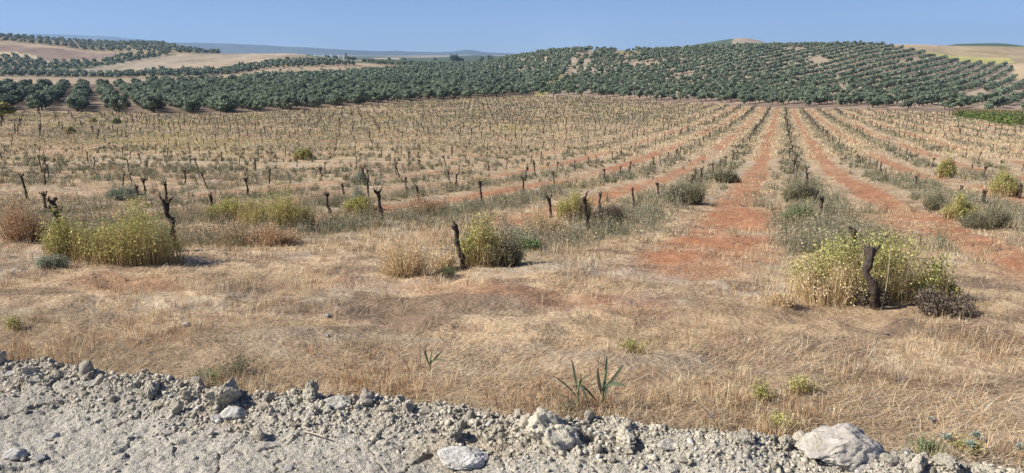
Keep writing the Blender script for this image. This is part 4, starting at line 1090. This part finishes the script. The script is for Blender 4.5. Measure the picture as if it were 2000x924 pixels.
def make_olives():
    sets = []
    def add(poly, ang, rows, along, h, keep=.97, holes=None, hv=.14):
        X, Y = grove_points(poly, math.radians(ang), rows, along)
        k = rng.random(len(X)) < keep
        b0 = bearing(X, Y)
        k &= ~((Y < 660) & (np.abs(b0 - np.interp(Y, [272, 350, 410, 560, 640], [1052, 1078, 1106, 1146, 1162])) < 5))
        k &= ~((b0 > 960) & (b0 < 1150) & (Y > 440) & (Y < 700) & (rng.random(len(X)) < .42))
        if holes is not None: k &= ~holes(X, Y)
        b = bearing(X, Y); k &= (b > -90) & (b < 2090)
        X, Y = X[k], Y[k]; sets.append(np.stack([X, Y, h * np.clip(rng.normal(1, hv, len(X)), .6, 1.4)], 1))
    add(LEFT_GROVE, -27.7, 6.7, 3.9, 3.2, .965, None, .18)
    def holes(X, Y):
        b = bearing(X, Y)
        bare = np.zeros(len(X), bool)
        for (cb, cy, rb, ry) in ((1340, 385, 30, 22), (1595, 480, 26, 28), (1625, 262, 26, 16), (1650, 300, 12, 50), (1770, 500, 14, 16), (1870, 500, 10, 14), (1790, 545, 10, 16), (1240, 480, 45, 14), (1225, 570, 25, 40), (1930, 260, 16, 70), (1550, 575, 26, 14)):
            bare |= (((b - cb) / rb) ** 2 + ((Y - cy) / ry) ** 2 < 1) & (rng.random(len(X)) < .8)
        bare |= (b > 1880) & (b < 1950) & (np.abs(b - (1885 + (Y - 230) * .38)) < 12)
        thin = (b > 1620) & (Y < 300) & (rng.random(len(X)) < .22)
        return bare | thin
    add(RIGHT_GROVE, 36, 8.0, 4.3, 2.8, .96, holes, .16)
    add(STRIP_GROVE, 62, 8.0, 5.2, 4.3, .97)
    add(HILL_GROVE, 60, 11, 9, 5.2, .95)
    add(SPUR_GROVE, 55, 11, 9, 5.0, .8)
    add(BEYOND_GROVE, 40, 9, 7, 3.6, .8)
    P = np.concatenate(sets)
    young = []                                                 # saplings on the tan slope
    X, Y = grove_points(SAP_FIELD, math.radians(60), 13, 9); k = (rng.random(len(X)) < .6) & (bearing(X, Y) > 330)
    young = np.stack([X[k], Y[k], rng.uniform(.9, 2.2, k.sum())], 1)
    # scattered single trees on the left slope
    P = P[np.argsort(P[:, 1])]
    # sort so that the 300 that show largest come first
    size = P[:, 2] / P[:, 1]; o = np.argsort(-size); P = P[o]
    near, rest = P[:300], np.concatenate([P[300:], young])
    protos = []
    for i in range(7):
        tb, cb = olive_parts(1100 + i, 900, .085, 2, True)
        protos.append((tb.mesh('trunk', M_OBARK, True), cb.mesh('crown', M_LEAF)))
    first = {}
    for i, (x, y, h) in enumerate(near):
        k = int(rng.integers(7)); z = float(ground_z(x, y))
        if k not in first:
            root = link('olive_tree', None); first[k] = [root, link('trunk', protos[k][0], root), link('crown', protos[k][1], root)]
        else:
            root = first[k][0].copy(); COL.objects.link(root)
            for ch in first[k][1:]:
                c = ch.copy(); COL.objects.link(c); c.parent = root
        w = h * rng.uniform(1.1, 1.38)
        root.location = (x, y, z); root.rotation_euler = (0, 0, rng.uniform(0, 6.28)); root.scale = (w, w * rng.uniform(.9, 1.1), h)
        if bearing(x, y) < 1050:
            tag(root, 'grey-green olive tree in the front ranks of the flat grove bordering the vineyard', 'olive tree', 'olive trees in the front ranks of the flat grove')
        else:
            tag(root, 'bushy olive tree on the bare earth at the foot of the olive hill', 'olive tree', 'olive trees at the foot of the olive hill')
    bag = Bag()
    def pack(tb, cb):
        bb = Bag()
        for g in ([tb] if tb else []) + [cb]:
            bb.add(np.concatenate(g.v), np.concatenate(g.q) if g.q else None, np.concatenate(g.t) if g.t else None, np.concatenate(g.c) * (np.array([.12, .095, .075]) if g is tb else 1))
        return np.concatenate(bb.v), np.concatenate(bb.q), np.concatenate(bb.t), np.concatenate(bb.c)
    mid = [pack(*olive_parts(1200 + i, 260, .15, 1, False)) for i in range(6)]
    far = [pack(None, olive_parts(1300 + i, 70, .26, 1, False)[1]) for i in range(6)]
    Z = ground_z(rest[:, 0], rest[:, 1])
    for (x, y, h), z in zip(rest, Z):
        vv, qq, tt, cc = (mid if y < 380 else far)[int(rng.integers(6))]
        a = rng.uniform(0, 6.28); w = h * rng.uniform(1.08, 1.4)
        ca, sa = math.cos(a) * w, math.sin(a) * w
        V = np.stack([vv[:, 0] * ca - vv[:, 1] * sa + x, vv[:, 0] * sa + vv[:, 1] * ca + y, vv[:, 2] * h + z], 1)
        bag.add(V, qq, tt, np.clip(cc * rng.normal(1, .1), .01, .6))
    tag(link('olive_groves', bag.mesh('olive_groves', M_LEAF)), 'thousands of small olive trees in rows over the hills behind the vineyard', 'olive groves', kind='stuff')
    # a single paler tree at the corner of the field
    tb, cb = olive_parts(1500, 700, .09, 2, True)
    x, y, z = place(4, 236)
    root = link('almond_tree', None, None, (x, y, z), None, (3.9, 3.4, 3.2)); tag(root, 'yellowish-green tree with a thin dark trunk in the corner of the vineyard', 'tree')
    link('trunk', tb.mesh('trunk', M_OBARK, True), root)
    cm = cb.mesh('crown', M_LEAF)
    a = cm.color_attributes['tint']; n = len(a.data); buf = np.empty(n * 4, np.float32); a.data.foreach_get('color', buf); buf = buf.reshape(-1, 4)
    buf[:, :3] *= np.array([1.5, 1.15, .6]); a.data.foreach_set('color', buf.ravel())
    link('crown', cm, root)

# ------------------------------------------------------------------ far things
def make_far():
    # mountain ranges on the horizon
    def range_(name, pts, d0, depth, label, seed):
        px = np.linspace(pts[0][0], pts[-1][0], 420); yy = np.interp(px, [p[0] for p in pts], [p[1] for p in pts])
        yy = np.convolve(np.pad(yy, 6, mode='edge'), np.ones(13) / 13, mode='valid')
        yy = yy - (fbm(px / 60, px * 0, seed) - .5) * 3.0 - (fbm(px / 14, px * 0 + 4, seed) - .5) * 1.0
        ss = np.linspace(-1, 1, 24)
        V = []; Cc = []
        for k, s in enumerate(ss):
            D = d0 + s * depth
            top = slope_of(yy) * d0 + CAMZ; h = (top + 40) * np.clip(1 - np.abs(s) ** 1.4, 0, 1) * (1 + .25 * (fbm(px / 30, px * 0 + s * 4, seed + 2) - .5) * (abs(s) > .05)) - 40
            V.append(np.stack([tan_az(px) * D, np.full(px.shape, D), h], 1))
            Cc.append(C(.07, .08, .06) * (.7 + .7 * fbm(px / 20, px * 0 + s * 6, seed + 4))[:, None])
        m = len(px); n = len(ss)
        i = np.arange(n - 1)[:, None] * m + np.arange(m - 1)[None, :]
        q = np.stack([i, i + 1, i + m + 1, i + m], -1).reshape(-1, 4)
        tag(link(name, build_mesh(name, np.concatenate(V), q, None, M_MOUNT, np.concatenate(Cc), True)), label, 'mountains', kind='structure')
    range_('mountains', [(-500, 70), (-100, 74), (20, 69), (80, 66), (160, 69), (220, 71), (290, 77), (330, 84), (420, 100), (480, 112)], 10500, 1300, 'faint blue mountain range behind the hill of olives', 41)
    range_('far_hills', [(200, 104), (300, 84), (350, 82.5), (450, 85), (560, 91), (640, 95.5), (720, 99), (830, 101), (890, 102), (908, 97), (925, 98), (950, 102), (1020, 105), (1100, 109)], 7600, 1300, 'long low blue ridge running out to the flat plain', 47)
    # white posts and dark trees by the road in the plain
    for i, px in enumerate([615, 631, 646, 661, 671]):
        D = 1150.; x = float(tan_az(px)) * D; z = float(ground_z(x, D))
        b = Bag(); tube(b, np.array([[0, 0, -1.0], [0, 0, 3], [0, 0, 6.2]]), np.array([.55, .5, .4]), (1, 1, 1), 8); tube(b, np.array([[0, 0, 6.2], [0, 0, 6.6]]), np.array([.75, .6]), (1, 1, 1), 8)
        tag(link('marker_post', b.mesh('marker_post', M_POLE), None, (x, D, z)), 'tiny pale post in the row of posts far out on the plain', 'post', 'pale posts far out on the plain')
    for i, (px, h, w, D) in enumerate([(600, 5, 9, 1170), (640, 6, 9, 1180), (655, 6, 10, 1175), (680, 7, 12, 1165), (690, 6, 14, 1165), (676, 11, 3, 1170), (890, 11, 18, 1080), (882, 13, 8, 1085), (902, 9, 10, 1080), (940, 9, 16, 1100), (958, 10, 10, 1100), (760, 6, 9, 1500), (790, 6, 12, 1500), (850, 7, 10, 1600)]):
        tb, cb = olive_parts(1600 + i, 260, .16, 1, False)
        x = float(tan_az(px)) * D; z = float(ground_z(x, D)) - .5
        root = link('dark_tree', None, None, (x, D, z), None, (w, w * .8, h * 1.2)); tag(root, 'dark roadside tree far out on the plain beyond the groves', 'tree', 'dark trees far out on the plain')
        link('trunk', tb.mesh('trunk', M_OBARK), root); link('crown', cb.mesh('crown', M_LEAF), root)
    # green crop on stakes
    bag = Bag(); n = 26000
    px = rng.uniform(1875, 2120, n); D = 106 + rng.random(n) ** .8 * 62; X = tan_az(px) * D
    k = (D < 166) & (D > 104 + np.clip((1985 - px) * .42, 0, 60)); X, D = X[k], D[k]; n = len(X); Z = ground_z(X, D)
    hh = rng.uniform(.2, 1.0, n)
    cl = np.asarray([C(.10, .16, .035), C(.14, .20, .05), C(.20, .21, .07), C(.23, .19, .08)])[rng.choice(4, n, p=[.4, .35, .15, .1])] * rng.normal(1, .15, (n, 1))
    dry = sstep(140, 160, D)[:, None] * (rng.random((n, 1)) < .7); cl = cl * (1 - dry) + C(.30, .22, .11) * dry
    flakes(bag, np.stack([X, D, Z + hh], 1), rng.normal(size=(n, 3)) + np.array([0, 0, .6]), rng.uniform(.15, .42, n), np.clip(cl, .02, .6), .8)
    tag(link('green_crop', bag.mesh('green_crop', M_HERB)), 'green leafy crop in the corner of the field behind a row of stakes', 'crop', kind='stuff')
    me = None
    for i in range(26):
        t = i / 25.0; p = 1868 + t * 165; D = 158 - 55 * t ** .85
        x = float(tan_az(p)) * D; z = float(ground_z(x, D))
        if me is None:
            b = Bag(); tube(b, np.array([[0, 0, -.1], [0, 0, .7], [.01, 0, 1.45]]), np.array([.07, .065, .06]), (1, 1, 1), 6); me = b.mesh('stake', M_WOOD)
            src = o = link('stake', me)
        else:
            o = src.copy(); COL.objects.link(o)
        o.location = (x, D, z); o.rotation_euler = (rng.normal(0, .03), rng.normal(0, .03), rng.uniform(0, 6))
        tag(o, 'dark wooden stake in the line along the green crop', 'stake', 'stakes along the green crop')

# ------------------------------------------------------------------ air, light, camera
def make_air():
    x0, x1, y0, y1, z0, z1 = -14000, 14000, -300, 12600, -60, 420
    V = [(x, y, z) for z in (z0, z1) for y in (y0, y1) for x in (x0, x1)]
    Q = [(0, 2, 3, 1), (4, 5, 7, 6), (0, 1, 5, 4), (2, 6, 7, 3), (0, 4, 6, 2), (1, 3, 7, 5)]
    m, nt, N = new_mat('haze'); out = N('ShaderNodeOutputMaterial'); v = N('ShaderNodeVolumePrincipled')
    v.inputs['Color'].default_value = (.42, .64, 1.0, 1); v.inputs['Density'].default_value = HAZE; v.inputs['Anisotropy'].default_value = .1
    nt.links.new(v.outputs[0], out.inputs['Volume'])
    tag(link('haze', build_mesh('haze', V, Q, None, m)), 'thin blue summer haze over the plain', 'haze', kind='stuff')

HAZE = 1.0e-4
SUN_EL, SUN_AZ = 38.0, -99.0      # degrees; bearing from straight ahead, negative is to the left

def make_light():
    w = bpy.data.worlds.new('World'); sc.world = w; w.use_nodes = True
    nt = w.node_tree; bg = nt.nodes['Background']; sky = nt.nodes.new('ShaderNodeTexSky')
    sky.sky_type = 'NISHITA'; sky.sun_disc = False; sky.sun_elevation = math.radians(SUN_EL); sky.sun_rotation = math.radians(SUN_AZ)
    sky.air_density = .55; sky.dust_density = .15; sky.ozone_density = 4.0; sky.altitude = 400
    mx = nt.nodes.new('ShaderNodeMix'); mx.data_type = 'RGBA'; mx.blend_type = 'MULTIPLY'; mx.inputs[0].default_value = 1; mx.inputs[7].default_value = (.93, .98, 1.17, 1)
    nt.links.new(sky.outputs[0], mx.inputs[6]); nt.links.new(mx.outputs[2], bg.inputs['Color']); bg.inputs['Strength'].default_value = .061
    l = bpy.data.lights.new('sun', 'SUN'); l.energy = 4.7; l.angle = math.radians(.5); l.color = (1.0, .945, .86)
    o = bpy.data.objects.new('sun', l); COL.objects.link(o)
    a, e = math.radians(SUN_AZ), math.radians(SUN_EL)
    from mathutils import Vector
    d = Vector((math.sin(a) * math.cos(e), math.cos(a) * math.cos(e), math.sin(e)))
    o.rotation_euler = d.to_track_quat('Z', 'Y').to_euler(); o.location = d * 50

def make_camera():
    c = bpy.data.cameras.new('camera'); c.sensor_fit = 'HORIZONTAL'; c.sensor_width = 36; c.lens = 36 * F / 2000
    c.clip_start = .05; c.clip_end = 40000
    o = bpy.data.objects.new('camera', c); COL.objects.link(o); o.location = (0, 0, CAMZ); o.rotation_euler = (math.pi / 2 - PITCH, 0, 0)
    sc.camera = o
    sc.view_settings.view_transform = 'Standard'; sc.view_settings.look = 'None'; sc.view_settings.gamma = 1; sc.view_settings.exposure = 0.62
    sc.view_settings.use_curve_mapping = False
    cy = sc.cycles
    cy.max_bounces = 5; cy.diffuse_bounces = 2; cy.glossy_bounces = 1; cy.transmission_bounces = 2; cy.volume_bounces = 1; cy.transparent_max_bounces = 4
    cy.use_denoising = True; cy.denoiser = 'OPENIMAGEDENOISE'; cy.denoising_input_passes = 'RGB_ALBEDO_NORMAL'; cy.denoising_prefilter = 'ACCURATE'; cy.use_adaptive_sampling = False

make_ground(); make_road(); make_rocks(); make_grass(); make_weeds(); make_vines(); make_bushes(); make_reeds(); make_olives(); make_far(); make_air()
make_light(); make_camera()
